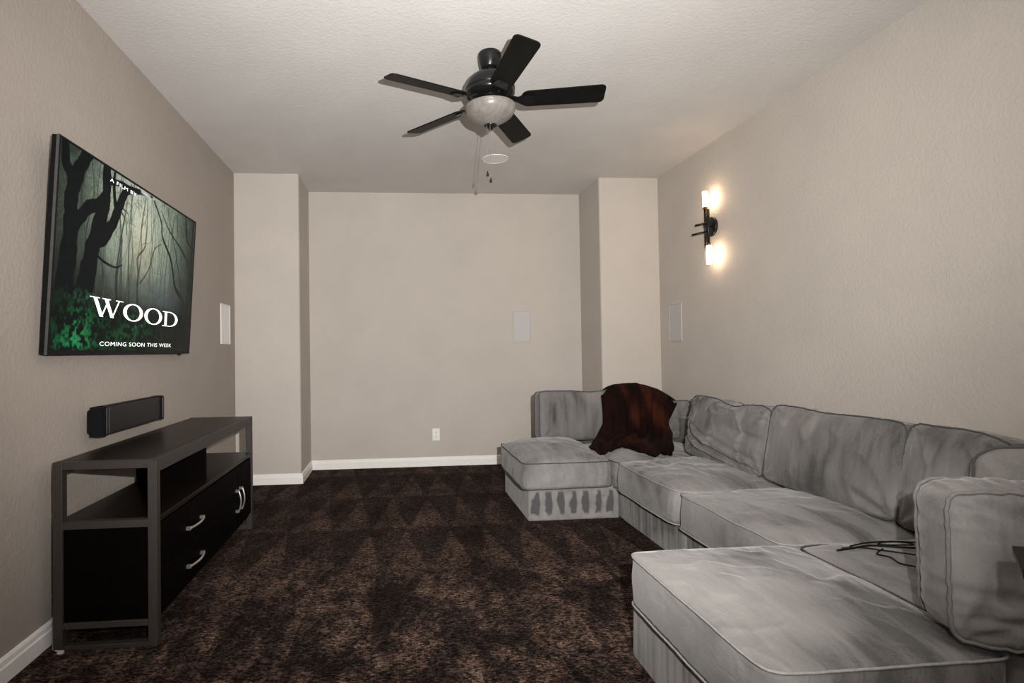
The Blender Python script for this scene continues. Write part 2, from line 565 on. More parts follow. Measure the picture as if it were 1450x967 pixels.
obj('canopy', lathe(bmesh.new(), [(0.058, fz(2.74)), (0.062, fz(2.735)), (0.063, fz(2.722)), (0.060, fz(2.705)), (0.054, fz(2.682)), (0.048, fz(2.664)), (0.044, fz(2.656)), (0.034, fz(2.653)), (0.020, fz(2.655))]), M['fan_black'], fan, True)
bm = lathe(bmesh.new(), [(0.014, fz(2.665)), (0.014, fz(2.622))], 20)
lathe(bm, [(0.021, fz(2.645)), (0.023, fz(2.64)), (0.021, fz(2.63))], 24)
for a in range(4):
    aa = a * PI / 2 + .4
    box(bm, 0.02 * math.cos(aa) - .005, 0.02 * math.cos(aa) + .005, 0.02 * math.sin(aa) - .005, 0.02 * math.sin(aa) + .005, fz(2.650), fz(2.662))
obj('downrod', bm, M['fan_black'], fan)
obj('motor_housing', lathe(bmesh.new(), [(0.022, fz(2.632)), (0.05, fz(2.630)), (0.085, fz(2.620)), (0.112, fz(2.600)), (0.128, fz(2.572)), (0.133, fz(2.548)), (0.133, fz(2.540)), (0.129, fz(2.536)), (0.131, fz(2.530)), (0.131, fz(2.518)), (0.122, fz(2.505)), (0.095, fz(2.498)), (0.07, fz(2.494))], 64), M['fan_black'], fan, True)
bm = lathe(bmesh.new(), [(0.07, fz(2.500)), (0.072, fz(2.490)), (0.060, fz(2.484)), (0.058, fz(2.462)), (0.066, fz(2.456)), (0.115, fz(2.452)), (0.118, fz(2.446)), (0.112, fz(2.442))], 56)
for k in range(6):
    a = k * PI / 3
    box(bm, 0.062 * math.cos(a) - .006, 0.062 * math.cos(a) + .006, 0.062 * math.sin(a) - .006, 0.062 * math.sin(a) + .006, fz(2.464), fz(2.484))
obj('switch_housing', bm, M['fan_black'], fan)
# bowl
bp = [(0.134, fz(2.452)), (0.1355, fz(2.446))]
for i in range(13):
    a = i / 12 * PI / 2
    tq = i / 12; bp.append((0.134 * (1 - tq ** 2.0) ** 0.80 if i < 12 else 0.0, fz(2.446 - 0.094 * tq ** 0.88)))
obj('light_bowl', lathe(bmesh.new(), bp, 64), M['bowl'], fan, True)
obj('finial', lathe(bmesh.new(), [(0.034, fz(2.353)), (0.036, fz(2.350)), (0.030, fz(2.344)), (0.014, fz(2.338)), (0.010, fz(2.330)), (0.0, fz(2.327))], 32), M['fan_black'], fan, True)
# pull chains
for (dx, dy, zb) in ((-0.024, -0.022, 2.098), (-0.008, -0.028, 2.062)):
    bm = bmesh.new(); z = 2.352
    tube(bm, [(dx, dy, fz(z)), (dx, dy, fz(zb))], 0.0011, 6)
    while z > zb:
        bmesh.ops.create_icosphere(bm, subdivisions=1, radius=0.0015, matrix=Matrix.Translation((dx, dy, fz(z)))); z -= 0.0058
    c = obj('pull_chain', bm, M['chain'], fan)
    obj('fob', lathe(bmesh.new(), [(0.0, fz(zb + 0.004)), (0.002, fz(zb + 0.002)), (0.0035, fz(zb - 0.006)), (0.0072, fz(zb - 0.016)), (0.0074, fz(zb - 0.021)), (0.005, fz(zb - 0.026)), (0.0, fz(zb - 0.028))], 16, dx, dy), M['fan_black'], c, True)
# blades
TH = 3.0357; BW = 0.128; BP = R(15)
# blade outline (radial r, tangential t)
out = []
r_in, r_out = 0.165, 0.597
cr = 0.026


def arc(cx, cy, a0, a1, rad, n=6): return [(cx + rad * math.cos(a), cy + rad * math.sin(a)) for a in np.linspace(a0, a1, n)]


hw = BW / 2; hi = BW / 2 * 0.90
out = arc(r_out - cr, -hw + cr, -PI / 2, 0, cr) + arc(r_out - cr, hw - cr, 0, PI / 2, cr) + arc(r_in + 0.04, hi - 0.04, PI / 2, PI, 0.04) + arc(r_in + 0.04, -hi + 0.04, PI, 1.5 * PI, 0.04)
bmb = bmesh.new(); extrude_poly(bmb, out, 'z', -0.0035, 0.0035)
es = [e for e in bmb.edges if abs(e.verts[0].co.z - e.verts[1].co.z) < 1e-6 and len(e.link_faces) == 2 and any(len(f.verts) > 4 for f in e.link_faces)]
bmesh.ops.bevel(bmb, geom=es, offset=0.0012, segments=2, affect='EDGES')
blade_me = bpy.data.meshes.new('blade'); bmb.to_mesh(blade_me); bmb.free(); blade_me.materials.append(M['blade'])
# bracket: curved arm from hub to a fork plate under the blade
bmk = bmesh.new()
prof = [(0.09, 0.016), (0.12, 0.010), (0.15, -0.003), (0.18, -0.0075), (0.23, -0.0075)]
wid = [0.020, 0.016, 0.022, 0.040, 0.030]
pr = None
for (r_, z_), w_ in zip(prof, wid):
    ring = [bmk.verts.new((r_, -w_, z_ - 0.004)), bmk.verts.new((r_, w_, z_ - 0.004)), bmk.verts.new((r_, w_ * 0.9, z_ + 0.003)), bmk.verts.new((r_, -w_ * 0.9, z_ + 0.003))]
    if pr:
        for k in range(4): bmk.faces.new((pr[k], pr[(k + 1) % 4], ring[(k + 1) % 4], ring[k]))
    else: bmk.faces.new(ring)
    pr = ring
bmk.faces.new(pr)
for (r_, t_) in ((0.185, 0.025), (0.185, -0.025), (0.218, 0.0)):
    bmesh.ops.create_icosphere(bmk, subdivisions=1, radius=0.005, matrix=Matrix.Translation((r_, t_, -0.012)))
bmesh.ops.recalc_face_normals(bmk, faces=bmk.faces)
brk_me = bpy.data.meshes.new('blade_bracket'); bmk.to_mesh(brk_me); bmk.free(); brk_me.materials.append(M['fan_black'])
for k in range(5):
    a = TH - k * 2 * PI / 5
    rdir = Vector((math.sin(a), math.cos(a), 0)); t = Vector((math.cos(a), -math.sin(a), 0))
    t2 = t * math.cos(BP) + Vector((0, 0, math.sin(BP)))
    mm = Matrix((rdir, t2, rdir.cross(t2))).transposed().to_4x4(); mm.translation = Vector((0, 0, fz(BZ)))
    bl = bpy.data.objects.new('blade', blade_me); COL.objects.link(bl); bl.parent = fan; bl.matrix_local = mm
    bk = bpy.data.objects.new('blade_bracket', brk_me); COL.objects.link(bk); bk.parent = bl
    flip = 1 if (rdir.cross(t2)).z > 0 else -1
    if flip < 0: bk.matrix_local = Matrix.Rotation(PI, 4, 'X')

# ------------------------------------------------------------------ flush speakers
sp = empty('ceiling_speaker', (0.845, 4.46, H)); tag(sp, 'round white flush speaker in the ceiling behind the fan', 'speaker')
obj('rim', lathe(bmesh.new(), [(0.098, 0.0), (0.098, -0.006), (0.107, -0.006), (0.110, -0.003), (0.110, 0.0)], 56, cap=False), M['white_plastic'], sp, True)
obj('grille', lathe(bmesh.new(), [(0.0, -0.004), (0.097, -0.004), (0.0985, -0.001)], 56, cap=False), M['grille_white'], sp)


def flat_speaker(label, loc, rz, wdt, hgt, mf, mg):
    """local: x across, z up, -y out of the wall"""
    s = empty('wall_speaker', loc, (0, 0, rz)); tag(s, label, 'speaker', 'flush wall speakers')
    f = 0.008; hw, hh = wdt / 2, hgt / 2
    bm = bmesh.new()
    box(bm, -hw, hw, -0.007, 0, hh - f, hh, 0.002); box(bm, -hw, hw, -0.007, 0, -hh, -hh + f, 0.002)
    box(bm, -hw, -hw + f, -0.007, 0, -hh + f, hh - f, 0.002); box(bm, hw - f, hw, -0.007, 0, -hh + f, hh - f, 0.002)
    obj('frame', bm, mf, s)
    obj('grille', B(-hw + f + 0.001, hw - f - 0.001, -0.005, 0, -hh + f + 0.001, hh - f - 0.001, bevel=0.001), mg, s)
    return s


flat_speaker('white flush speaker in the dark left wall, right of the television', (XL, 4.640, 1.395), R(90), 0.245, 0.33, M['white_plastic'], M['grille_white'])
M['spk_beige'] = plain('pale_speaker_frame', (0.47, 0.445, 0.43), 0.5, var=0.03)
flat_speaker('pale grey flush speaker in the back wall of the alcove', (1.285, YN, 1.385), 0, 0.185, 0.325, M['spk_beige'], M['grille_beige'])
flat_speaker('pale flush speaker in the right wall below the sconce', (XR, 4.632, 1.372), R(-90), 0.215, 0.335, M['spk_beige'], M['grille_beige'])

# ------------------------------------------------------------------ wall outlet
ol = empty('wall_outlet', (0.394, YN, 0.314)); tag(ol, 'white double power outlet low on the back wall', 'outlet')
obj('cover_plate', B(-0.037, 0.037, -0.006, 0, -0.060, 0.060, bevel=0.0025), M['white_plastic'], ol)
for dz in (0.021, -0.021):
    s = obj('socket', B(-0.017, 0.017, -0.008, -0.005, dz - 0.015, dz + 0.015, bevel=0.002), M['white_plastic'], ol)
    bm = box(bmesh.new(), -0.008, -0.005, -0.0085, -0.0078, dz - 0.001, dz + 0.008)
    box(bm, 0.005, 0.008, -0.0085, -0.0078, dz - 0.001, dz + 0.008); box(bm, -0.0025, 0.0025, -0.0085, -0.0078, dz - 0.011, dz - 0.006)
    obj('slot', bm, M['slot'], s)

# ------------------------------------------------------------------ sconce
sc = empty('wall_sconce', (XR, 4.045, 2.085)); tag(sc, 'black wall sconce with one glowing tube above and one below', 'wall lamp')
bm = lathe(bmesh.new(), [(0.0, 0.0), (0.073, 0.0), (0.075, 0.004), (0.075, 0.016), (0.071, 0.021), (0.02, 0.024), (0.0, 0.024)], 48)
bmesh.ops.rotate(bm, verts=bm.verts, cent=(0, 0, 0), matrix=Matrix.Rotation(R(-90), 3, 'Y'))
obj('wall_plate', bm, M['black'], sc, True)
SX = -0.070
yA, yB = -0.025, -0.062         # the two vertical rods
zc = 2.085
arm = bmesh.new()
tube(arm, [(-0.02, -0.01, 0.0), (SX, -0.035, 0.0)], 0.009, 12)
box(arm, SX - 0.012, SX + 0.012, -0.075, -0.012, -0.012, 0.012, 0.003)
obj('arm', arm, M['black'], sc)


def rod(y, z0, z1):
    return obj('rod', tube(bmesh.new(), [(SX, y, z0 - zc), (SX, y, z1 - zc)], 0.0105, 14), M['black'], sc, True)


rod(yA, 1.915, 2.235); rod(yB, 1.935, 2.205)
for (y, z0, z1, up) in ((yA, 2.235, 2.352, 1), (yB, 1.785, 1.925, -1)):
    obj('socket_cup', lathe(bmesh.new(), [(0.010, min(z0, z1) - zc - (0.022 if up > 0 else -(z1 - z0))), (0.0155, min(z0, z1) - zc - (0.020 if up > 0 else -(z1 - z0))),
        (0.0155, (z0 + 0.004 if up > 0 else z1 + 0.020) - zc), (0.010, (z0 + 0.006 if up > 0 else z1 + 0.022) - zc)], 24, SX, y), M['bronze'], sc, True)
    tb = obj('glass_tube', lathe(bmesh.new(), [(0.0, z0 - zc), (0.0175, z0 - zc), (0.019, z0 + 0.004 - zc), (0.019, z1 - 0.004 - zc), (0.0175, z1 - zc), (0.0, z1 - zc)], 32, SX, y), M['bulb'], sc, True)
    tb['label'] = 'glowing frosted glass tube'
    L = bpy.data.lights.new('sconce_light', 'POINT'); L.energy = 1.15; L.color = (1.0, 0.66, 0.36); L.shadow_soft_size = 0.03
    lo = bpy.data.objects.new('sconce_light', L); COL.objects.link(lo)
    lo.location = (XR + SX + 0.022, 4.045 + y - 0.006, (z0 + z1) / 2); lo.location.x = XR - 0.035
for (z, ln, dz) in ((0.020, 0.10, -0.012), (-0.045, 0.135, -0.02)):
    obj('cross_bar', tube(bmesh.new(), [(SX + 0.012, -0.045, z), (SX - ln * 0.72, -0.02 + 0.02, z + dz)], 0.0085, 10), M['black'], sc, True)

# ------------------------------------------------------------------ television
TY0, TY1, TZ0, TZ1 = 2.24, 3.71, 1.157, 2.022
TW = TY1 - TY0; THh = math.hypot(TZ1 - TZ0, 0.05)
tv = empty('television', (-1.35, TY0, TZ0)); tag(tv, 'large flat television on the left wall, showing a dark forest film poster', 'television')
# local frame: x = right on screen (+Y world), y = up on screen, z = out of screen (+X, tilted down)
up = Vector((0.05, 0, TZ1 - TZ0)).normalized(); rt = Vector((0, 1, 0)); nr = rt.cross(up)
mt = Matrix((rt, up, nr)).transposed().to_4x4(); mt.translation = Vector((-1.35, TY0, TZ0))
tv.matrix_world = mt
bz = 0.011
obj('housing', B(0.0, TW, 0.0, THh, -0.030, -0.003, bevel=0.003), M['plastic'], tv)
bm = bmesh.new()
box(bm, 0, TW, THh - 0.010, THh, -0.003, 0.001, 0.001); box(bm, 0, TW, 0, 0.020, -0.003, 0.001, 0.001)
box(bm, 0, bz, 0.020, THh - 0.010, -0.003, 0.001, 0.001); box(bm, TW - bz, TW, 0.020, THh - 0.010, -0.003, 0.001, 0.001)
obj('bezel', bm, M['plastic'], tv)
M['thin_silver'] = plain('silver_edge', (0.10, 0.10, 0.10), 0.4, 0.6)
bm = bmesh.new(); box(bm, -0.0015, 0.0, 0, THh, -0.010, 0.0005); box(bm, 0, TW, THh, THh + 0.0012, -0.010, 0.0005)
obj('edge_trim', bm, M['thin_silver'], tv)
obj('sensor', B(TW - 0.16, TW - 0.12, -0.010, 0.0, -0.012, -0.002, bevel=0.002), M['plastic'], tv)
obj('wall_mount', B(TW * 0.3, TW * 0.7, THh * 0.25, THh * 0.75, -0.062, -0.030), M['black'], tv)

# picture, painted into the vertex colours of a fine grid (a screen: it emits)
NX, NY = 600, 340
sx0, sx1, sy0, sy1 = bz, TW - bz, 0.020, THh - 0.010
uu_, vv_ = np.meshgrid(np.linspace(0, 1, NX), np.linspace(0, 1, NY))
AS = (sx1 - sx0) / (sy1 - sy0)
rng = np.random.RandomState(11)


def vnoise(nx, ny, seed, u=uu_, v=vv_):
    r_ = np.random.RandomState(seed).rand(ny + 2, nx + 2)
    x = u * nx; y = v * ny; xi = np.clip(x.astype(int), 0, nx); yi = np.clip(y.astype(int), 0, ny)
    fx = x - xi; fy = y - yi; fx = fx * fx * (3 - 2 * fx); fy = fy * fy * (3 - 2 * fy)
    return (r_[yi, xi] * (1 - fx) + r_[yi, xi + 1] * fx) * (1 - fy) + (r_[yi + 1, xi] * (1 - fx) + r_[yi + 1, xi + 1] * fx) * fy


fine = (vnoise(90, 52, 1) + vnoise(180, 104, 2) * 0.7) / 1.7
mid = (vnoise(30, 18, 3) + vnoise(60, 36, 4) * 0.6) / 1.6
big = vnoise(8, 5, 5)
glow = np.exp(-(((uu_ - 0.46) / 0.26) ** 2 + ((vv_ - 0.88) / 0.36) ** 2))
glow2 = np.exp(-(((uu_ - 0.50) / 0.40) ** 2 + ((vv_ - 0.72) / 0.42) ** 2))
img = np.zeros((NY, NX, 3))
lum = 0.030 + 0.46 * glow + 0.20 * glow2
lum *= (0.62 + 0.75 * mid)
col = np.stack([0.74 + 0.10 * glow, 0.88 + 0 * glow, 0.70 + 0.02 * glow], -1)
img = col * lum[..., None]
warm = np.exp(-(((uu_ - 0.50) / 0.12) ** 2 + ((vv_ - 0.62) / 0.22) ** 2))[..., None]
img *= (1 + warm * np.array([0.16, 0.0, -0.10]))
# leafy speckle in the upper part
f3_ = (vnoise(150, 86, 31) + vnoise(260, 150, 32)) / 2
leaf = np.clip((f3_ - 0.50) * 6, 0, 1) * np.clip((vv_ - 0.45) * 2.5, 0, 1)
img += leaf[..., None] * np.array([0.10, 0.19, 0.10]) * (0.35 + glow2[..., None])
leafd = np.clip((0.6 * mid + 0.4 * f3_ - 0.50) * 9, 0, 1) * np.clip((vv_ - 0.55) * 2.2, 0, 1)
img *= (1 - 0.55 * leafd[..., None])


def stroke(pts, w0, w1, colr, alpha=1.0, rough=0.25, seed=0):
    global img
    pts = [np.array(p, float) for p in pts]
    V = catmull([(p[0], p[1], 0) for p in pts], 8)
    best = np.full(uu_.shape, 1e9); n = len(V)
    for i in range(n - 1):
        a, b = V[i], V[i + 1]
        ax, ay, bx, by = a.x * AS, a.y, b.x * AS, b.y
        w_ = w0 + (w1 - w0) * (i / (n - 1))
        pad = w_ * 2 + 0.02
        x0, x1 = sorted((ax, bx)); y0, y1 = sorted((ay, by))
        i0 = max(0, int((x0 - pad) / AS * NX)); i1 = min(NX, int((x1 + pad) / AS * NX) + 2)
        j0 = max(0, int((y0 - pad) * NY)); j1 = min(NY, int((y1 + pad) * NY) + 2)
        if i1 <= i0 or j1 <= j0: continue
        px = uu_[j0:j1, i0:i1] * AS; py = vv_[j0:j1, i0:i1]
        dx, dy = bx - ax, by - ay; L2 = dx * dx + dy * dy + 1e-12
        t = np.clip(((px - ax) * dx + (py - ay) * dy) / L2, 0, 1)
        d = np.hypot(px - ax - t * dx, py - ay - t * dy) - w_ * (1 + rough * (mid[j0:j1, i0:i1] - 0.5) * 2)
        best[j0:j1, i0:i1] = np.minimum(best[j0:j1, i0:i1], d)
    mk = np.clip(0.5 - best / 0.0045, 0, 1) * alpha
    c = np.array(colr)[None, None, :] * (0.6 + 0.8 * fine[..., None])
    img = img * (1 - mk[..., None]) + c * mk[..., None]


# far slim trunks
for k in range(60):
    u0_ = rng.uniform(0.10, 0.98); top = rng.uniform(0.85, 1.05); wv = rng.uniform(0.002, 0.009)
    near_ = rng.uniform(0, 1)
    c = np.array([0.075, 0.09, 0.068]) * (1.2 - near_) + np.array([0.015, 0.02, 0.015])
    if 0.25 < u0_ < 0.62: c = c * 1.35
    pts = [(u0_ + rng.uniform(-.02, .02), 0.20)]
    for q_ in range(1, 5): pts.append((u0_ + rng.uniform(-.022, .022) + (u0_ - 0.5) * 0.06 * q_ / 4, 0.20 + (top - 0.20) * q_ / 4))
    stroke(pts, wv, wv * 0.5, c, 0.55 + 0.35 * near_)
# thin crooked branches in the glow
for k in range(30):
    u0_ = rng.uniform(0.28, 0.75); v0_ = rng.uniform(0.45, 0.9); a = rng.uniform(0.3, 2.8)
    pts = [(u0_, v0_)]
    for q_ in range(4):
        a += rng.uniform(-.7, .7); u0_ += 0.03 * math.cos(a); v0_ += 0.05 * math.sin(a); pts.append((u0_, v0_))
    stroke(pts, 0.003, 0.001, (0.06, 0.075, 0.05), 0.7)
# mid trunks
stroke([(0.488, 0.20), (0.483, 0.35), (0.481, 0.476), (0.470, 0.571), (0.522, 0.656), (0.530, 0.80), (0.523, 0.98)], 0.012, 0.004, (0.045, 0.055, 0.04), 0.9)
stroke([(0.50, 0.42), (0.56, 0.52), (0.60, 0.66), (0.66, 0.72)], 0.007, 0.003, (0.05, 0.06, 0.045), 0.9)
stroke([(0.43, 0.20), (0.41, 0.50), (0.40, 0.75), (0.42, 1.0)], 0.008, 0.004, (0.06, 0.07, 0.05), 0.8)
stroke([(0.36, 0.16), (0.33, 0.40), (0.345, 0.62), (0.37, 0.8)], 0.015, 0.004, (0.03, 0.036, 0.03), 0.85)
stroke([(0.80, 0.30), (0.74, 0.40), (0.66, 0.36), (0.58, 0.40)], 0.005, 0.002, (0.07, 0.08, 0.06), 0.8)
# dark mass on the far right and left, darker low down
dk = np.clip((uu_ - 0.74) / 0.22, 0, 1) * (1 - 0.45 * np.clip((vv_ - 0.7) / 0.3, 0, 1))
img *= (1 - 0.72 * dk[..., None])
dl = np.clip((0.30 - uu_) / 0.20, 0, 1)
img *= (1 - 0.45 * dl[..., None])
lowd = np.clip((0.52 - vv_) / 0.30, 0, 1)
img *= (1 - 0.62 * lowd[..., None])
blue = np.exp(-(((uu_ - 0.70) / 0.16) ** 2 + ((vv_ - 0.36) / 0.13) ** 2))[..., None]
img += blue * np.array([0.022, 0.026, 0.038])
# right trunks
stroke([(0.577, 0.974), (0.646, 0.868), (0.667, 0.767), (0.756, 0.637), (0.812, 0.457), (0.90, 0.356), (0.955, 0.10)], 0.006, 0.020, (0.010, 0.016, 0.012))
stroke([(0.641, 0.943), (0.725, 0.837), (0.847, 0.751), (0.93, 0.66), (0.965, 0.50), (0.97, 0.10)], 0.004, 0.016, (0.012, 0.02, 0.014))
stroke([(0.885, 1.0), (0.905, 0.88), (0.918, 0.825), (0.993, 0.78)], 0.016, 0.012, (0.010, 0.018, 0.012))
stroke([(0.70, 0.98), (0.74, 0.86), (0.80, 0.70), (0.86, 0.5), (0.90, 0.3)], 0.003, 0.008, (0.012, 0.022, 0.014))
stroke([(0.98, 1.0), (0.975, 0.7), (0.985, 0.4), (0.98, 0.05)], 0.018, 0.022, (0.008, 0.013, 0.010))
# big dark trunks on the left
K = (0.0035, 0.0055, 0.0065)
stroke([(0.055, 0.18), (0.060, 0.44), (0.067, 0.578), (0.063, 0.742), (0.085, 0.87), (0.113, 0.961), (0.150, 1.03)], 0.075, 0.036, K)
stroke([(0.062, 0.70), (0.058, 0.84), (0.03, 0.90), (0.02, 1.0)], 0.045, 0.028, K)
stroke([(0.075, 0.60), (0.110, 0.675), (0.155, 0.745), (0.20, 0.78), (0.235, 0.84)], 0.040, 0.034, K)
stroke([(0.10, 0.18), (0.150, 0.33), (0.175, 0.48), (0.195, 0.61), (0.222, 0.71), (0.245, 0.83), (0.238, 1.02)], 0.085, 0.040, K)
stroke([(0.225, 0.60), (0.285, 0.70), (0.320, 0.80), (0.352, 0.90), (0.385, 0.945), (0.46, 0.975)], 0.050, 0.016, K)
stroke([(0.29, 1.02), (0.285, 0.93), (0.30, 0.82)], 0.012, 0.02, K)
stroke([(0.245, 0.93), (0.33, 0.955), (0.42, 0.965), (0.52, 0.985), (0.56, 0.99)], 0.022, 0.006, K)
stroke([(0.34, 0.80), (0.375, 0.75), (0.385, 0.68)], 0.005, 0.003, K)
stroke([(0.352, 0.82), (0.39, 0.80), (0.385, 0.75)], 0.004, 0.002, K)
stroke([(0.19, 0.52), (0.25, 0.485), (0.32, 0.472), (0.365, 0.498)], 0.010, 0.003, K)
# green undergrowth
gm = np.clip((0.30 - vv_ - 0.05 * (big - 0.5)) / 0.08, 0, 1)
m2_ = (vnoise(52, 34, 21) + vnoise(110, 70, 22)) / 2
gr = np.clip((m2_ - 0.44) * 5, 0, 1) * (0.3 + 0.9 * fine) * (0.35 + 0.9 * np.clip((big - 0.3) * 2.2, 0, 1))
gx = 0.30 + 0.75 * np.exp(-((uu_ - 0.12) / 0.14) ** 2) * np.exp(-((vv_ - 0.10) / 0.10) ** 2) * 2.0 + 0.65 * np.exp(-((uu_ - 0.45) / 0.14) ** 2) * np.exp(-((vv_ - 0.15) / 0.08) ** 2)
rt_ = np.clip((uu_ - 0.58) / 0.2, 0, 1)
gc = np.stack([0.010 + 0.050 * rt_, 0.12 - 0.085 * rt_, 0.035 - 0.010 * rt_], -1) * (gr * gx)[..., None] * 0.85
img = img * (1 - gm[..., None]) + (gc + np.array([0.003, 0.006, 0.005])) * gm[..., None]
gx2 = np.exp(-((uu_ - 0.10) / 0.13) ** 2 - ((vv_ - 0.035) / 0.035) ** 2)[..., None]
img += 0.7 * gx2 * np.clip((m2_ - 0.40) * 4, 0, 1)[..., None] * np.array([0.004, 0.15, 0.05])
fern = (np.exp(-((uu_ - 0.16) / 0.09) ** 2 - ((vv_ - 0.275) / 0.03) ** 2) * np.clip((fine - 0.45) * 5, 0, 1))[..., None]
img += fern * np.array([0.02, 0.07, 0.035])
# bright glint at the screen's top edge, painted into the picture
glint = (np.clip(1 - np.abs(uu_ - 0.508) / 0.040, 0, 1) ** 0.4 * np.clip(1 - np.abs(vv_ - 0.983) / 0.012, 0, 1) ** 0.5)[..., None]
img = img * (1 - glint) + glint * np.array([0.75, 0.78, 0.75])
img = np.clip(img, 0.0015, 1)
verts = np.stack([sx0 + uu_ * (sx1 - sx0), sy0 + vv_ * (sy1 - sy0), np.full(uu_.shape, -0.0005)], -1).reshape(-1, 3)
ii, jj = np.meshgrid(np.arange(NX - 1), np.arange(NY - 1)); b0 = (jj * NX + ii).ravel()
quads = np.stack([b0, b0 + 1, b0 + NX + 1, b0 + NX], -1)
me = bpy.data.meshes.new('screen')
me.vertices.add(len(verts)); me.vertices.foreach_set('co', verts.ravel())
me.loops.add(quads.size); me.loops.foreach_set('vertex_index', quads.ravel())
me.polygons.add(len(quads)); me.polygons.foreach_set('loop_start', np.arange(0, quads.size, 4)); me.polygons.foreach_set('loop_total', np.full(len(quads), 4))
me.update()
ca = me.color_attributes.new('picture', 'FLOAT_COLOR', 'POINT')
ca.data.foreach_set('color', np.concatenate([img.reshape(-1, 3), np.ones((NX * NY, 1))], 1).ravel())
t = NT('screen_picture'); at = t.n('ShaderNodeAttribute', attribute_name='picture')
t.b.inputs['Base Color'].default_value = (0.001, 0.001, 0.001, 1)
t.l(at.outputs['Color'], t.b.inputs['Emission Color']); t.b.inputs['Emission Strength'].default_value = 0.95
t.b.inputs['Roughness'].default_value = 0.3; t.b.inputs['Specular IOR Level'].default_value = 0.04
screen = obj('screen', me, t.m, tv); screen['label'] = 'screen showing a misty green forest'

# lettering
fc = {}


def U(u, v): return (u * TW, v * THh)


def islands(me_):
    """every letter an object of its own under the screen"""
    par = list(range(len(me_.vertices)))

    def find(i):
        while par[i] != i: par[i] = par[par[i]]; i = par[i]
        return i
    for p in me_.polygons:
        v0 = find(p.vertices[0])
        for v in p.vertices[1:]: par[find(v)] = v0
    gr_ = {}
    for p in me_.polygons: gr_.setdefault(find(p.vertices[0]), []).append(list(p.vertices))
    for fs in gr_.values():
        ids = sorted({v for f in fs for v in f}); mp = {v: k for k, v in enumerate(ids)}
        m2 = bpy.data.meshes.new('letter'); m2.from_pydata([tuple(me_.vertices[v].co) for v in ids], [], [[mp[v] for v in f] for f in fs]); m2.update()
        obj('letter', m2, M['letter'], screen)
    bpy.data.meshes.remove(me_)


def text_mesh(s, u0_, u1_, vb, cap_h, name):
    cu = bpy.data.curves.new(name, 'FONT'); cu.body = s; cu.size = 1.0; cu.space_character = 1.12
    to = bpy.data.objects.new(name, cu); COL.objects.link(to)
    bpy.context.view_layer.update()
    dg = bpy.context.evaluated_depsgraph_get()
    me_ = bpy.data.meshes.new_from_object(to.evaluated_get(dg))
    COL.objects.unlink(to); bpy.data.objects.remove(to)
    co = np.zeros(len(me_.vertices) * 3); me_.vertices.foreach_get('co', co); co = co.reshape(-1, 3)
    mn, mx = co.min(0), co.max(0)
    x0, y0 = U(u0_, vb); x1, _ = U(u1_, vb)
    co[:, 0] = x0 + (co[:, 0] - mn[0]) / (mx[0] - mn[0]) * (x1 - x0)
    co[:, 1] = y0 + (co[:, 1] - 0.0) / (mx[1]) * cap_h
    co[:, 2] = 0.0008
    me_.vertices.foreach_set('co', co.ravel()); me_.update()
    islands(me_)


text_mesh('COMING SOON THIS WEEK', 0.254, 0.796, 0.046, 0.0195, 'lettering')
text_mesh('A FILM BY', 0.262, 0.436, 0.925, 0.0165, 'lettering')


def poly(bm, pts):
    try: bm.faces.new([bm.verts.new((x, y, 0.0008)) for x, y in pts])
    except ValueError: pass


def glyph_O(bm, x0, x1, y0, y1):
    cx, cy = (x0 + x1) / 2, (y0 + y1) / 2; a, b = (x1 - x0) / 2, (y1 - y0) / 2; n = 56
    ia, ib = a - (x1 - x0) * 0.17, b - (y1 - y0) * 0.06
    O_ = [(cx + a * math.cos(2 * PI * k / n), cy + b * math.sin(2 * PI * k / n)) for k in range(n)]
    I_ = [(cx + ia * math.cos(2 * PI * k / n), cy + ib * math.sin(2 * PI * k / n)) for k in range(n)]
    for k in range(n):
        j = (k + 1) % n; poly(bm, [O_[k], O_[j], I_[j], I_[k]])


def glyph_D(bm, x0, x1, y0, y1):
    w_, h_ = x1 - x0, y1 - y0; sw = w_ * 0.15; th = h_ * 0.055
    poly(bm, [(x0 + w_ * .13, y0), (x0 + w_ * .13 + sw, y0), (x0 + w_ * .13 + sw, y1), (x0 + w_ * .13, y1)])
    for yy in (y0, y1 - th): poly(bm, [(x0, yy), (x0 + w_ * 0.5, yy), (x0 + w_ * 0.5, yy + th), (x0, yy + th)])
    n = 30; cx, cy = x0 + w_ * 0.45, (y0 + y1) / 2; a, b = x1 - cx, h_ / 2; ia, ib = a - w_ * 0.17, b - th
    for k in range(n):
        t0, t1 = -PI / 2 + PI * k / n, -PI / 2 + PI * (k + 1) / n
        poly(bm, [(cx + a * math.cos(t0), cy + b * math.sin(t0)), (cx + a * math.cos(t1), cy + b * math.sin(t1)), (cx + ia * math.cos(t1), cy + ib * math.sin(t1)), (cx + ia * math.cos(t0), cy + ib * math.sin(t0))])


def glyph_W(bm, x0, x1, y0, y1):
    w_ = x1 - x0; h_ = y1 - y0; X = lambda f: x0 + w_ * f
    tk, tn = 0.105, 0.040
    def leg(xt, xb, wt):
        poly(bm, [(X(xt - wt / 2), y1), (X(xb - wt / 2), y0), (X(xb + wt / 2), y0), (X(xt + wt / 2), y1)])
    leg(0.14, 0.345, tk); leg(0.545, 0.345, tn); leg(0.455, 0.665, tk); leg(0.87, 0.665, tn)
    th = h_ * 0.045
    for a, b in ((0.0, 0.27), (0.345, 0.60), (0.755, 1.0)):
        poly(bm, [(X(a), y1 - th), (X(b), y1 - th), (X(b), y1), (X(a), y1)])


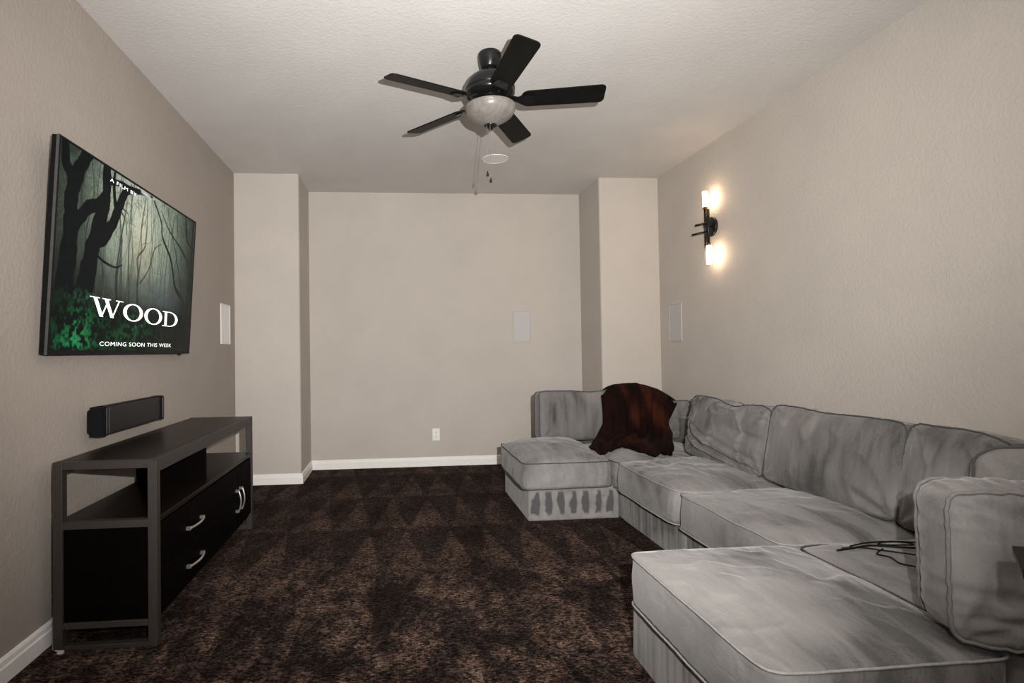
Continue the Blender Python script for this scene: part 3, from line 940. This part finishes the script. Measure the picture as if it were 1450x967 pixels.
for g, u0_, u1_, v0_, v1_ in ((glyph_W, .186, .388, .200, .299), (glyph_O, .389, .533, .193, .296), (glyph_O, .545, .696, .187, .292), (glyph_D, .700, .849, .186, .286)):
    a = U(u0_, v0_); b = U(u1_, v1_); bm = bmesh.new(); g(bm, a[0], b[0], a[1], b[1])
    obj('letter', bm, M['letter'], screen)
for o in bpy.data.objects:
    if o.name.startswith('letter'): o['label'] = 'white letter'

# ------------------------------------------------------------------ centre speaker under the television
cs = empty('centre_speaker', (XL, 2.56, 0.855)); tag(cs, 'long black speaker mounted on the left wall just above the console', 'speaker')
LY = 0.665; hz = 0.066; bx = 0.090
obj('mounting_plate', B(0.0, 0.03, 0.10, LY - 0.10, -0.045, 0.045, bevel=0.003), M['plastic'], cs)
prof = [(0.022, -0.048), (0.045, -hz), (0.078, -hz), (0.078, hz), (0.045, hz), (0.022, 0.048)]
obj('cabinet', extrude_poly(bmesh.new(), prof, 'y', 0.012, LY - 0.012), M['plastic'], cs)
obj('grille', B(0.078, 0.0865, 0.075, LY - 0.055, -hz + 0.004, hz - 0.004, bevel=0.003), M['grille_black'], cs)
for y0_, y1_ in ((0.0, 0.072), (LY - 0.052, LY)):
    bm = bmesh.new(); pts = []
    n = 10
    for k in range(n + 1):
        tt = k / n; yy = y0_ + (y1_ - y0_) * tt
        pts.append((0.080 + 0.014 * math.sin(PI * tt), yy))
    pp = [(0.040, y0_)] + pts + [(0.040, y1_)]
    extrude_poly(bm, pp, 'z', -hz, hz)
    c = obj('end_cap', bm, M['plastic'], cs)
    a = y0_ + (0.030 if y0_ == 0 else 0.018)
    obj('cap_stripe', B(0.088, 0.0955, a, a + 0.018, -hz + 0.006, hz - 0.006, bevel=0.003), M['grey_cap'], c)

# ------------------------------------------------------------------ media console
CX0, CX1, CY0, CY1 = -1.345, -0.953, 2.265, 3.725
con = empty('media_console', (CX0, CY0, 0)); tag(con, 'dark wood and metal media console against the left wall below the television', 'console')
CW, CL = CX1 - CX0, CY1 - CY0
T = 0.035; TOP = 0.735


def part(name, mat, *boxes, parent=con, bevel=0.0015):
    bm = bmesh.new()
    for b in boxes: box(bm, *b, bevel=bevel, seg=1)
    return obj(name, bm, mat, parent)


for y0_ in (0.0, CL - T):
    for x0_ in (0.0, CW - T):
        part('leg', M['frame_metal'], (x0_, x0_ + T, y0_, y0_ + T, 0.0, TOP - 0.0))
for y0_ in (0.0, CL - T):
    for z0_, z1_ in ((TOP - 0.032, TOP), (0.470, 0.500), (0.082, 0.106), (0.0, 0.018)):
        part('side_rail', M['frame_metal'], (T, CW - T, y0_ + 0.001, y0_ + T - 0.001, z0_, z1_))
part('front_rail', M['frame_metal'], (CW - T, CW - 0.001, T, CL - T, TOP - 0.052, TOP - 0.001))
part('back_rail', M['frame_metal'], (0.001, T, T, CL - T, TOP - 0.052, TOP - 0.001))
part('top', M['wood_top'], (T, CW - T, T, CL - T, TOP - 0.040, TOP + 0.001))
part('shelf', M['wood_top'], (0.004, CW - 0.004, T, CL - T, 0.478, 0.500))
part('divider', M['wood_dark'], (0.02, CW - 0.03, 0.645, 0.667, 0.500, TOP - 0.040))
for y0_ in (0.010, CL - 0.025):
    part('side_panel', M['wood_dark'], (T, CW - T, y0_, y0_ + 0.015, 0.106, 0.470))
part('back_panel', M['wood_dark'], (0.004, 0.018, T, CL - T, 0.10, 0.478))
part('bottom_panel', M['wood_dark'], (0.02, CW - 0.02, T, CL - T, 0.085, 0.105))
part('centre_partition', M['wood_dark'], (0.02, CW - 0.022, 0.722, 0.742, 0.105, 0.478))
xf0, xf1 = CW - 0.022, CW - 0.004
hd = []


def handle(parent, y0_, z0_, y1_, z1_):
    """arched pull with square feet; from (y0,z0) to (y1,z1) on the front face"""
    P0, P1 = Vector((xf1, y0_, z0_)), Vector((xf1, y1_, z1_)); bm = bmesh.new()
    for P in (P0, P1): box(bm, P.x, P.x + 0.020, P.y - 0.008, P.y + 0.008, P.z - 0.008, P.z + 0.008, 0.001, 1)
    pts = [P0.lerp(P1, k / 12) + Vector((0.018 + 0.012 * math.sin(PI * k / 12), 0, 0)) for k in range(13)]
    tube(bm, pts, 0.0052, 8)
    o = obj('handle', bm, M['steel'], parent); o['label'] = 'silver arched handle'


for z0_, z1_ in ((0.282, 0.468), (0.110, 0.277)):
    d = part('drawer_front', M['wood_dark'], (xf0, xf1, T + 0.004, 0.728, z0_, z1_), bevel=0.002)
    zc_ = 0.361 if z0_ > 0.2 else 0.189
    handle(d, 0.318, zc_, 0.492, zc_)
for y0_, y1_, hy in ((0.734, 1.121, 1.085), (1.125, CL - T - 0.004, 1.162)):
    d = part('door', M['wood_dark'], (xf0, xf1, y0_, y1_, 0.110, 0.468), bevel=0.002)
    handle(d, hy, 0.215, hy, 0.335)

# stray cable by the console foot
pts = catmull([(-1.372, 2.34, 0.30), (-1.373, 2.33, 0.10), (-1.370, 2.315, 0.02), (-1.350, 2.275, 0.006), (-1.325, 2.262, 0.005), (-1.305, 2.250, 0.006)], 5)
cb = empty('power_cord', (-1.37, 2.33, 0)); tag(cb, 'thin pale cord coming down to the carpet behind the near leg of the console', 'cord')
bm = tube(bmesh.new(), [p - cb.location for p in pts], 0.0028, 6); obj('cord', bm, M['cable_white'], cb)
obj('plug', box(bmesh.new(), 0.052, 0.074, -0.088, -0.074, 0.0, 0.012, 0.003), M['cable_white'], cb)

# ------------------------------------------------------------------ upholstery


def fbm(p, o=3): return noise.fractal(p, 1.0, 2.0, o, noise_basis='PERLIN_ORIGINAL')


def cushion_geo(W, D, Hh, crown=0.03, bottom=0.006, side=0.010, rnd=14, seed=0, wr=0.004, pucker=0.003, lump=0.008, creases=(), deform=None, NG=56, NS=10, corner_w=0.0):
    sd = Vector((seed * 7.31, seed * 3.7, seed * 1.9))
    hw, hd, hh = W / 2, D / 2, Hh / 2

    def pos(a, b, c):
        mx = max(abs(a), abs(b)); s = (abs(a) ** rnd + abs(b) ** rnd) ** (1 / rnd) if mx > 1e-6 else 1.0
        k = mx / s if mx > 1e-6 else 1.0
        a2, b2 = a * k, b * k
        # crown
        f = max(0.0, (1 - abs(a) ** 2.6)) * max(0.0, (1 - abs(b) ** 2.6)); f = f ** 0.62
        z = hh * c + (crown * f if c > 0 else -bottom * f) * abs(c) ** 3
        P = Vector((a2 * hw, b2 * hd, z))
        rim = mx ** 6
        if mx > 1e-6:
            nx, ny = (math.copysign(1, a) if abs(a) >= abs(b) else 0.0), (math.copysign(1, b) if abs(b) > abs(a) else 0.0)
            bul = side * (1 - c * c) * rim * (1 - min(abs(a), abs(b)) ** 8)
            P.x += nx * bul; P.y += ny * bul
        q = Vector((P.x, P.y, P.z)) * 1.0 + sd
        P.z += lump * fbm(q * 3.2, 2) * (f + 0.15)
        # folds: ridged noise, stretched
        r_ = 1 - abs(fbm(Vector((q.x * 5.0 + q.y * 2.0, q.y * 3.2 - q.x, q.z * 3.0)), 2)) * 2.2
        P.z += (wr * 1.5 * max(0, r_) ** 4 * (f ** 0.35) * (1 if c > 0 else 0.3)) * abs(c)
        # puckers running in from the seams
        per = (a * hw if abs(b) > abs(a) else b * hd)
        pk = fbm(Vector((per * 42 + seed, c * 0.8 + seed, seed * 2.0)), 2)
        edge = mx ** 10
        nx, ny = (a / mx if mx > 1e-6 else 0), (b / mx if mx > 1e-6 else 0)
        sidew = rim * (1 - 0.55 * abs(c))
        P.x += nx * pucker * pk * sidew; P.y += ny * pucker * pk * sidew
        inn = (mx ** 4) * (1 - mx ** 14)
        P.z += math.copysign(1, c) * pucker * 1.1 * pk * inn * abs(c) ** 4
        # seam wobble
        P += Vector((fbm(q * 6 + Vector((9, 0, 0)), 1), fbm(q * 6 + Vector((0, 9, 0)), 1), fbm(q * 5, 1))) * 0.004
        for (a0, b0_, a1, b1, dp, wd) in creases:
            dx, dy = a1 - a0, b1 - b0_; L2 = dx * dx + dy * dy
            t_ = max(0, min(1, ((a - a0) * dx + (b - b0_) * dy) / L2))
            # slight bow
            ex = (a - a0 - t_ * dx); ey = (b - b0_ - t_ * dy)
            sgn = ex * dy - ey * dx
            dd = math.hypot(ex * hw, ey * hd)
            fall = math.sin(PI * min(1, max(0, t_ * 0.9 + 0.05)))
            if c > 0:
                g = -dp * 1.5 * math.exp(-(dd / wd) ** 1.4) + dp * 1.1 * math.exp(-((dd - wd * 2.0) / (wd * 1.5)) ** 2) * (1 if sgn > 0 else 0.35)
                P.z += g * fall * c ** 4
        if c > 0 and corner_w:
            for ca, cb in ((-1, -1), (1, -1), (-1, 1), (1, 1)):
                ex, ey = (a - ca) * hw, (b - cb) * hd; rr_ = math.hypot(ex, ey)
                if rr_ < 0.26:
                    th_ = math.atan2(ey, ex)
                    P.z += corner_w * math.sin(th_ * 11 + seed * 1.7 + ca * 2 + cb) * math.exp(-((rr_ - 0.09) / 0.07) ** 2) * c ** 4
        if deform: P = deform(P, a, b, c)
        return P
    idx = {}; V = []; Fc = []

    def vid(a, b, c):
        k = (round(a, 5), round(b, 5), round(c, 5))
        if k not in idx: idx[k] = len(V); V.append(pos(*k))
        return idx[k]
    # spacing denser towards the rim
    ga = [math.copysign(abs(x) ** 0.8, x) for x in np.linspace(-1, 1, NG + 1)]
    gb = [math.copysign(abs(x) ** 0.8, x) for x in np.linspace(-1, 1, max(12, int(NG * D / W)) + 1)]
    gc = list(np.linspace(-1, 1, NS + 1))
    for c, fl_ in ((1, False), (-1, True)):
        A, Bb = (ga, gb) if c > 0 else (ga[::2], gb[::2])
        A, Bb = ga, gb
        for i in range(len(A) - 1):
            for j in range(len(Bb) - 1):
                q_ = [vid(A[i], Bb[j], c), vid(A[i + 1], Bb[j], c), vid(A[i + 1], Bb[j + 1], c), vid(A[i], Bb[j + 1], c)]
                Fc.append(q_[::-1] if fl_ else q_)
    for k in range(NS):
        for i in range(len(ga) - 1):
            for b in (-1, 1):
                q_ = [vid(ga[i], b, gc[k]), vid(ga[i + 1], b, gc[k]), vid(ga[i + 1], b, gc[k + 1]), vid(ga[i], b, gc[k + 1])]
                Fc.append(q_ if b < 0 else q_[::-1])
        for j in range(len(gb) - 1):
            for a in (-1, 1):
                q_ = [vid(a, gb[j], gc[k]), vid(a, gb[j + 1], gc[k]), vid(a, gb[j + 1], gc[k + 1]), vid(a, gb[j], gc[k + 1])]
                Fc.append(q_ if a > 0 else q_[::-1])
    me_ = bpy.data.meshes.new('cushion'); me_.from_pydata([tuple(v) for v in V], [], Fc); me_.update()

    def loop(c):
        path = [(x, -1) for x in ga[:-1]] + [(1, y) for y in gb[:-1]] + [(x, 1) for x in ga[::-1][:-1]] + [(-1, y) for y in gb[::-1][:-1]]
        out_ = []
        for a, b in path:
            P = pos(round(a, 5), round(b, 5), c); k = 0.0025
            out_.append(P + Vector((a * k, b * k, c * k * 0.8)))
        return out_
    return me_, loop(1), loop(-1), lambda a, b: pos(a, b, 1) + Vector((0, 0, 0.001))


def cushion(name, label, cat, loc, rot, W, D, Hh, mat='suede', cord='suede_cord', group=None, cr=0.0036, cords=(), **kw):
    root = empty(name, loc, rot); tag(root, label, cat, group or ('loose back cushions of the sectional' if name == 'back_cushion' else 'seat and footstool cushions of the sectional'))
    me_, l1, l2, at_ = cushion_geo(W, D, Hh, **kw)
    obj('cover', me_, M[mat], root, True)
    for lp in (l1, l2):
        obj('piping', tube(bmesh.new(), lp, cr, 8, True), M[cord], root, True)
    for line in cords:                       # cords of the boxing that show on the slumped face
        uvp = catmull([(a, b, 0) for a, b in line], 10)
        obj('piping', tube(bmesh.new(), [at_(max(-1, min(1, p.x)), max(-1, min(1, p.y))) for p in uvp], lambda t_: 0.0034 * (1 - 0.6 * abs(2 * t_ - 1) ** 4), 8), M[cord], root, True)
    return root


def module(label, x0, x1, y0, y1, mat='suede_base', panels=(), z1=0.215):
    """upholstered seat base: slightly soft box, seam cord on the upper rim; panels = (x0,x1,y0,y1,ztop)"""
    root = empty('sofa_module', ((x0 + x1) / 2, y0, 0)); tag(root, label, 'sofa', 'base blocks of the grey sectional')
    cx = (x0 + x1) / 2; W = x1 - x0; D = y1 - y0
    bm = B(-W / 2, W / 2, 0, D, 0.0, z1, bevel=0.008, seg=3)
    bmesh.ops.subdivide_edges(bm, edges=[e for e in bm.edges if e.calc_length() > 0.15], cuts=24, use_grid_fill=True)
    for v in bm.verts:
        n_ = fbm(Vector((v.co.x * 6 + cx * 3, v.co.y * 6 + y0 * 2, v.co.z * 2.5)), 2)
        if v.co.z > 0.01:
            v.co.x += 0.004 * n_ * (1 if v.co.x > 0 else -1); v.co.y += 0.004 * n_ * (1 if v.co.y > D / 2 else -1)
    obj('skirt', bm, M[mat], root, True)
    for (a0, a1, b0_, b1, zt) in panels:
        bm = B(a0 - cx, a1 - cx, b0_ - y0, b1 - y0, 0.03, zt, bevel=0.02, seg=3)
        obj('back_panel', bm, M['suede_shaded'], root, True)
    return root


BT = 0.215       # base top
# bases
module('grey suede base block under the far footstool, with dark rubbed strokes on its front', 0.872, 1.500, 3.615, 4.40, 'suede_rub')
module('grey suede base block in the far corner of the sectional, behind the far footstool', 1.512, 2.31, 3.565, 4.525)
module('grey suede sofa base beside the far footstool, with a streaked front panel', 1.508, 2.31, 2.775, 3.560)
module('grey suede sofa base in the middle of the run along the right wall', 1.508, 2.31, 1.985, 2.770)
module('grey suede sofa base right of the near footstool', 1.508, 2.31, 1.195, 1.980)


def frame(label, x0, x1, y0, y1, zt):
    bm = B(-(x1 - x0) / 2, (x1 - x0) / 2, 0, y1 - y0, 0.0, zt, bevel=0.02, seg=3)
    o = obj('sofa_back_frame', bm, M['suede_shaded'], None, True, ((x0 + x1) / 2, y0, 0))  # back frame of the sofa, standing behind its loose cushions
    tag(o, label, 'sofa', 'upholstered back frames of the sectional')


frame('low grey suede back frame behind the blanket and the far left back cushion', 1.515, 2.45, 4.53, 4.655, 0.60)
frame('grey suede back frame against the right wall in the far corner', 2.315, 2.45, 3.570, 4.525, 0.58)
frame('grey suede back frame behind the slumped creased back cushion', 2.315, 2.45, 2.780, 3.560, 0.62)
frame('grey suede back frame behind the plump middle back cushion', 2.315, 2.45, 1.990, 2.770, 0.62)
frame('grey suede back frame behind the nearest back cushions on the right wall', 2.315, 2.45, 1.200, 1.980, 0.62)
module('grey suede base block under the large near footstool', 0.872, 1.500, 1.195, 2.000, 'suede_base')

SH = 0.168
cz = BT + 0.003 + SH / 2


def sag(P, a, b, c): return P


cushion('seat_cushion', 'domed grey suede footstool cushion at the far left end of the sectional', 'cushion', (1.143, 3.995, cz), (0, 0, 0), 0.615, 0.80, SH, crown=0.082, side=0.010, seed=1, wr=0.004, pucker=0.006, lump=0.010, mat='suede', cord='suede_cord')
cushion('seat_cushion', 'grey suede seat cushion in the far corner, partly under the brown blanket', 'cushion', (1.875, 3.955, cz - 0.008), (0, 0, 0), 0.83, 0.78, SH, crown=0.022, side=0.006, seed=2, NG=40)


def slump(P, a, b, c):
    # front edge of the seat rolls forward a little, the sides are pulled down
    if a < 0: P.x -= 0.012 * (-a) ** 6 * (1 - c) * 0.5
    P.z -= 0.010 * abs(b) ** 8 * (1 if c > 0 else 0) * (0.5 + 0.5 * a)
    return P


cushion('seat_cushion', 'rumpled grey suede seat cushion next to the far corner seat', 'cushion', (1.885, 3.165, cz), (0, 0, 0), 0.85, 0.775, SH, crown=0.050, side=0.010, seed=3, wr=0.010, pucker=0.006, lump=0.014, deform=slump, cord='suede_cord_light',
        creases=[(-0.75, 0.55, 0.2, 0.85, 0.008, 0.018), (-0.6, 0.2, 0.1, 0.75, 0.006, 0.02)])
cushion('seat_cushion', 'grey suede seat cushion in the middle of the long side', 'cushion', (1.885, 2.375, cz), (0, 0, 0), 0.85, 0.775, SH, crown=0.045, side=0.010, seed=4, wr=0.005, pucker=0.0045, lump=0.010, deform=slump, cord='suede_cord_light')
cushion('seat_cushion', 'grey suede seat cushion with black cables lying on it', 'cushion', (1.905, 1.588, cz), (0, 0, 0), 0.795, 0.772, SH, crown=0.040, side=0.006, seed=5, wr=0.005, lump=0.008)
cushion('seat_cushion', 'large grey suede footstool cushion nearest the camera', 'cushion', (1.172, 1.600, cz), (0, 0, 0), 0.640, 0.765, SH, crown=0.034, side=0.008, rnd=16, seed=6, wr=0.006, pucker=0.0025, lump=0.007, cord='suede_cord_light',
        creases=[(0.15, -0.05, 0.95, 0.30, 0.006, 0.03), (-0.5, 0.3, 0.3, 0.15, 0.003, 0.03)], NG=72)


# back cushions -------------------------------------------------------
def dip(amount, at=0.0, width=0.35, endfall=0.0, corner=0.0):
    def f(P, a, b, c):
        k = max(0.0, b) ** 1.5
        P.y -= amount * math.exp(-((a - at) / width) ** 2) * k
        P.y -= endfall * max(0, a) ** 2 * k
        P.y -= corner * max(0, -a) ** 4 * k
        P.x *= 1 + 0.02 * (1 - b) * 0.5
        return P
    return f


LEAN = R(79)
BH, BTk = 0.405, 0.150


def back_cushion(label, x, y, z, phi, W=0.80, D=BH, th=BTk, lean=LEAN, roll=0.0, **kw):
    kw.setdefault('crown', 0.055); kw.setdefault('bottom', 0.02); kw.setdefault('side', 0.010); kw.setdefault('rnd', 12); kw.setdefault('NG', 76)
    kw.setdefault('mat', 'suede_shaded'); kw.setdefault('corner_w', 0.005)
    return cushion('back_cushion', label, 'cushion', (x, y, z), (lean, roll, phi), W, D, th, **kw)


back_cushion('grey suede back cushion at the far left, left of the brown blanket', 1.565, 4.445, 0.602, 0, lean=R(84), seed=11, crown=0.035, rnd=18, deform=dip(0.012, 0.1), wr=0.006, pucker=0.005, D=0.395,
             creases=[(-0.2, -0.9, -0.1, 0.2, 0.006, 0.03), (0.1, -0.9, 0.25, 0.4, 0.006, 0.03)])
back_cushion('narrow end of a grey suede back cushion between the brown blanket and the long side', 2.215, 4.43, 0.545, 0, W=0.46, D=0.30, lean=R(82), seed=12, crown=0.025, wr=0.010, pucker=0.007,
             creases=[(-0.9, 0.05, 0.9, -0.1, 0.010, 0.015), (-0.9, -0.5, 0.9, -0.65, 0.008, 0.012)])
back_cushion('slumped grey suede back cushion with diagonal creases, nearest the far corner', 2.120, 3.275, 0.603, R(-90), W=0.80, seed=13, wr=0.012, pucker=0.009, lump=0.012, deform=dip(0.035, 0.15, 0.35, 0.01),
         NG=120, cords=[[(-0.99, 0.22), (-0.70, -0.12), (-0.35, -0.42), (0.10, -0.60), (0.60, -0.74), (0.95, -0.84)], [(-0.99, -0.38), (-0.6, -0.62), (-0.1, -0.80), (0.45, -0.93)]], creases=[(-1.0, 0.20, 0.0, -0.55, 0.022, 0.013), (-1.0, -0.35, 0.5, -0.85, 0.018, 0.012), (-0.7, -0.10, 0.9, -0.6, 0.014, 0.014), (0.0, 0.95, -0.25, 0.45, 0.018, 0.02), (0.2, 0.2, 0.95, 0.0, 0.010, 0.02), (-0.85, 0.9, -0.55, 0.35, 0.008, 0.02), (0.55, 0.9, 0.5, 0.3, 0.007, 0.02)])
back_cushion('plump grey suede back cushion in the middle of the right wall side', 2.115, 2.462, 0.615, R(-90), W=0.795, D=0.41, seed=14, wr=0.006, pucker=0.005, lump=0.010, deform=dip(0.010, 0.0, 0.4),
             creases=[(-0.5, 0.95, -0.75, 0.1, 0.007, 0.03), (0.0, 0.95, -0.3, 0.0, 0.007, 0.03), (0.4, 0.95, 0.15, 0.1, 0.006, 0.03), (0.95, -0.9, 0.5, -0.6, 0.009, 0.02)])
back_cushion('grey suede back cushion whose top slopes down behind the nearest cushions', 2.125, 1.845, 0.615, R(-90), W=0.44, D=0.41, seed=15, wr=0.008, pucker=0.006, lump=0.010, deform=dip(0.0, 0, 0.4, 0.065),
             creases=[(-0.2, 0.9, -0.5, -0.2, 0.008, 0.025), (0.3, 0.8, 0.1, 0.0, 0.008, 0.025)])
back_cushion('grey suede back cushion behind the large upright pillow', 2.110, 1.455, 0.615, R(-50), W=0.58, D=0.40, th=0.12, seed=16, wr=0.008, pucker=0.005, lump=0.010, deform=dip(0.0, 0, 0.4, 0.0, 0.03), NG=40)
# upright pillow in the foreground
A_ = Vector((0.925, -0.38, 0)); Bk = Vector((0.38, 0.925, 0))
P0 = Vector((1.362, 1.255, 0.0)) + A_ * 0.375 + Bk * 0.07
back_cushion('large grey suede cushion standing upright at the near right, piped front edge to the camera', P0.x, P0.y, 0.602, R(-22.3), W=0.75, D=0.370, th=0.145, lean=R(90), seed=17, crown=0.022, bottom=0.02, side=0.016, wr=0.006, pucker=0.008, lump=0.006,
             mat='suede_shaded', cord='suede_cord_mid', cr=0.0050, creases=[(-0.9, -0.35, 0.3, -0.38, 0.006, 0.012), (-0.95, -0.62, -0.3, -0.72, 0.006, 0.012), (-0.2, 0.05, 0.9, 0.0, 0.006, 0.012)])

# ------------------------------------------------------------------ blanket
rows = [
    [(1.72, 4.60, 0.50), (1.83, 4.60, 0.50), (2.0, 4.60, 0.50), (2.16, 4.60, 0.50), (2.34, 4.60, 0.50)],
    [(1.70, 4.545, 0.68), (1.82, 4.55, 0.76), (2.01, 4.55, 0.77), (2.19, 4.55, 0.71), (2.35, 4.53, 0.64)],
    [(1.69, 4.47, 0.765), (1.82, 4.47, 0.825), (2.02, 4.47, 0.832), (2.21, 4.47, 0.775), (2.36, 4.46, 0.682)],
    [(1.683, 4.395, 0.760), (1.812, 4.39, 0.822), (2.012, 4.39, 0.828), (2.190, 4.39, 0.765), (2.328, 4.39, 0.676)],
    [(1.655, 4.27, 0.669), (1.775, 4.25, 0.715), (1.934, 4.25, 0.725), (2.082, 4.26, 0.690), (2.232, 4.27, 0.633)],
    [(1.632, 4.22, 0.565), (1.753, 4.20, 0.572), (1.906, 4.20, 0.568), (2.035, 4.20, 0.553), (2.171, 4.21, 0.540)],
    [(1.585, 4.17, 0.505), (1.710, 4.15, 0.500), (1.860, 4.14, 0.498), (1.985, 4.10, 0.492), (2.115, 4.05, 0.492)],
    [(1.490, 4.029, 0.462), (1.649, 4.03, 0.462), (1.747, 3.985, 0.468), (1.843, 3.845, 0.468), (1.995, 3.83, 0.468)],
    [(1.390, 3.85, 0.462), (1.460, 3.76, 0.452), (1.660, 3.90, 0.452), (1.735, 3.66, 0.455), (1.900, 3.63, 0.470)],
    [(1.372, 3.80, 0.440), (1.430, 3.68, 0.430), (1.652, 3.875, 0.428), (1.710, 3.58, 0.432), (1.855, 3.56, 0.444)],
]
G = [catmull(r_, 18) for r_ in rows]
cols = list(zip(*G)); S = [catmull(c_, 14) for c_ in cols]   # S[t][s]
nt, ns = len(S), len(S[0])
V = []
for i in range(nt):
    tt = i / (nt - 1)
    for j in range(ns):
        ss = j / (ns - 1)
        P = S[i][j]
        a = S[min(i + 1, nt - 1)][j] - S[max(i - 1, 0)][j]; b = S[i][min(j + 1, ns - 1)] - S[i][max(j - 1, 0)]
        n_ = a.cross(b).normalized()
        if n_.y > 0.3 and ss > 0.3: n_ = -n_
        if n_.z < 0 and abs(n_.y) < 0.6: n_ = -n_
        hang = min(1, max(0, (ss - 0.30) / 0.15)) * (1 - 0.35 * max(0, (ss - 0.75) / 0.25))
        warp = tt + 0.06 * math.sin(ss * 5 + 1) - 0.05 * ss
        fold = 0.017 * math.sin(warp * 2 * PI * 5.2 + 0.6) + 0.009 * math.sin(warp * 2 * PI * 11 + ss * 4)
        fold *= 0.35 + 0.65 * min(1, max(0, (tt - 0.30) / 0.3)) if ss < 0.75 else 1
        big_ = 0.016 * math.exp(-((tt - 0.47) / 0.03) ** 2) * min(1, max(0, (ss - 0.25) / 0.1)) * (1 if ss < 0.6 else 0.4)
        swag = 0.010 * math.sin((ss * 16 + 3.0 * (tt - 0.6) ** 2 * 4)) * min(1, max(0, (ss - 0.5) / 0.12))
        small = 0.006 * fbm(P * 9, 3)
        V.append(P + n_ * ((fold) * hang + big_ + swag * hang + small + 0.004))
Fq = [(i * ns + j, (i + 1) * ns + j, (i + 1) * ns + j + 1, i * ns + j + 1) for i in range(nt - 1) for j in range(ns - 1)]
me_ = bpy.data.meshes.new('blanket'); me_.from_pydata([tuple(v) for v in V], [], Fq); me_.update()
bl = obj('blanket', me_, M['blanket'], None, True)
sm = bl.modifiers.new('thick', 'SOLIDIFY'); sm.thickness = 0.020; sm.offset = 0
ss_ = bl.modifiers.new('sub', 'SUBSURF'); ss_.levels = 1; ss_.render_levels = 1
tag(bl, 'dark brown plush blanket draped over the back cushions in the far corner', 'blanket')

# ------------------------------------------------------------------ cables on the seat


def on_seat(x, y):
    # rough height of the seat cushion's top near its rear edge
    cx_, cy_, hw_, hd_ = 1.905, 1.588, 0.405, 0.386
    a = max(-1, min(1, (x - cx_) / hw_)); b = max(-1, min(1, (y - cy_) / hd_))
    f = (max(0, 1 - abs(a) ** 2.6) * max(0, 1 - abs(b) ** 2.6)) ** 0.62
    return cz + SH / 2 + 0.040 * f + 0.012


def cable(label, pts, r=0.0028):
    P = catmull([(x, y, on_seat(x, y) + dz) for x, y, dz in pts], 6)
    o = obj('cable', tube(bmesh.new(), P, r, 6), M['plastic'], None, True)
    tag(o, label, 'cable', 'black cables on the seat cushion'); return o


cable('black cable making the long wavy bend forward on the seat cushion', [(1.70, 1.80, 0.004), (1.655, 1.775, 0), (1.665, 1.735, 0), (1.650, 1.685, 0), (1.665, 1.655, 0), (1.685, 1.615, 0), (1.705, 1.56, 0)])
cable('straight black cable running under the upright pillow on the seat cushion', [(1.60, 1.862, 0), (1.66, 1.845, 0), (1.70, 1.795, 0), (1.755, 1.735, 0), (1.80, 1.68, 0)])
cable('black cable end pointing left on the seat cushion', [(1.575, 1.855, -0.002), (1.63, 1.850, 0), (1.70, 1.845, 0.004), (1.78, 1.80, 0.003), (1.85, 1.77, 0.003), (1.90, 1.74, 0.0)], 0.0036)
cable('looped black cable at the back of the tangle on the seat cushion', [(1.64, 1.872, 0), (1.70, 1.875, 0.005), (1.76, 1.868, 0.007), (1.83, 1.86, 0.004), (1.84, 1.82, 0.004), (1.77, 1.815, 0.008), (1.72, 1.84, 0.008), (1.79, 1.86, 0.008), (1.90, 1.83, 0.004)])

# ------------------------------------------------------------------ small wooden side table, only its corner is in view
TZ = 0.760
SDL = 0.15
hx = Vector((1.062 * 1.113, 0.869 * 1.113, TZ)); ang = math.atan2(-0.28, 0.96)
pts = [hx.copy()]
p_ = hx.copy()
for k in range(5):
    p_ = p_ + Vector((math.cos(ang - k * PI / 3), math.sin(ang - k * PI / 3), 0)) * SDL
    pts.append(p_.copy())
cc = sum(pts, Vector()) / 6
st_ = empty('side_table', (cc.x, cc.y, 0)); tag(st_, 'brown wooden side table, only a corner showing at the right edge of the photo', 'table')
obj('tabletop', extrude_poly(bmesh.new(), [(p.x - cc.x, p.y - cc.y) for p in pts], 'z', TZ - 0.003, TZ), M['wood_side'], st_)
obj('edge_band', extrude_poly(bmesh.new(), [((p.x - cc.x) * 0.996, (p.y - cc.y) * 0.996) for p in pts], 'z', TZ - 0.014, TZ - 0.003), M['black'], st_)
obj('pedestal', lathe(bmesh.new(), [(0.09, TZ - 0.014), (0.03, TZ - 0.05), (0.022, TZ - 0.10), (0.022, 0.10), (0.035, 0.04), (0.12, 0.012), (0.12, 0.0)], 28), M['black'], st_, True)
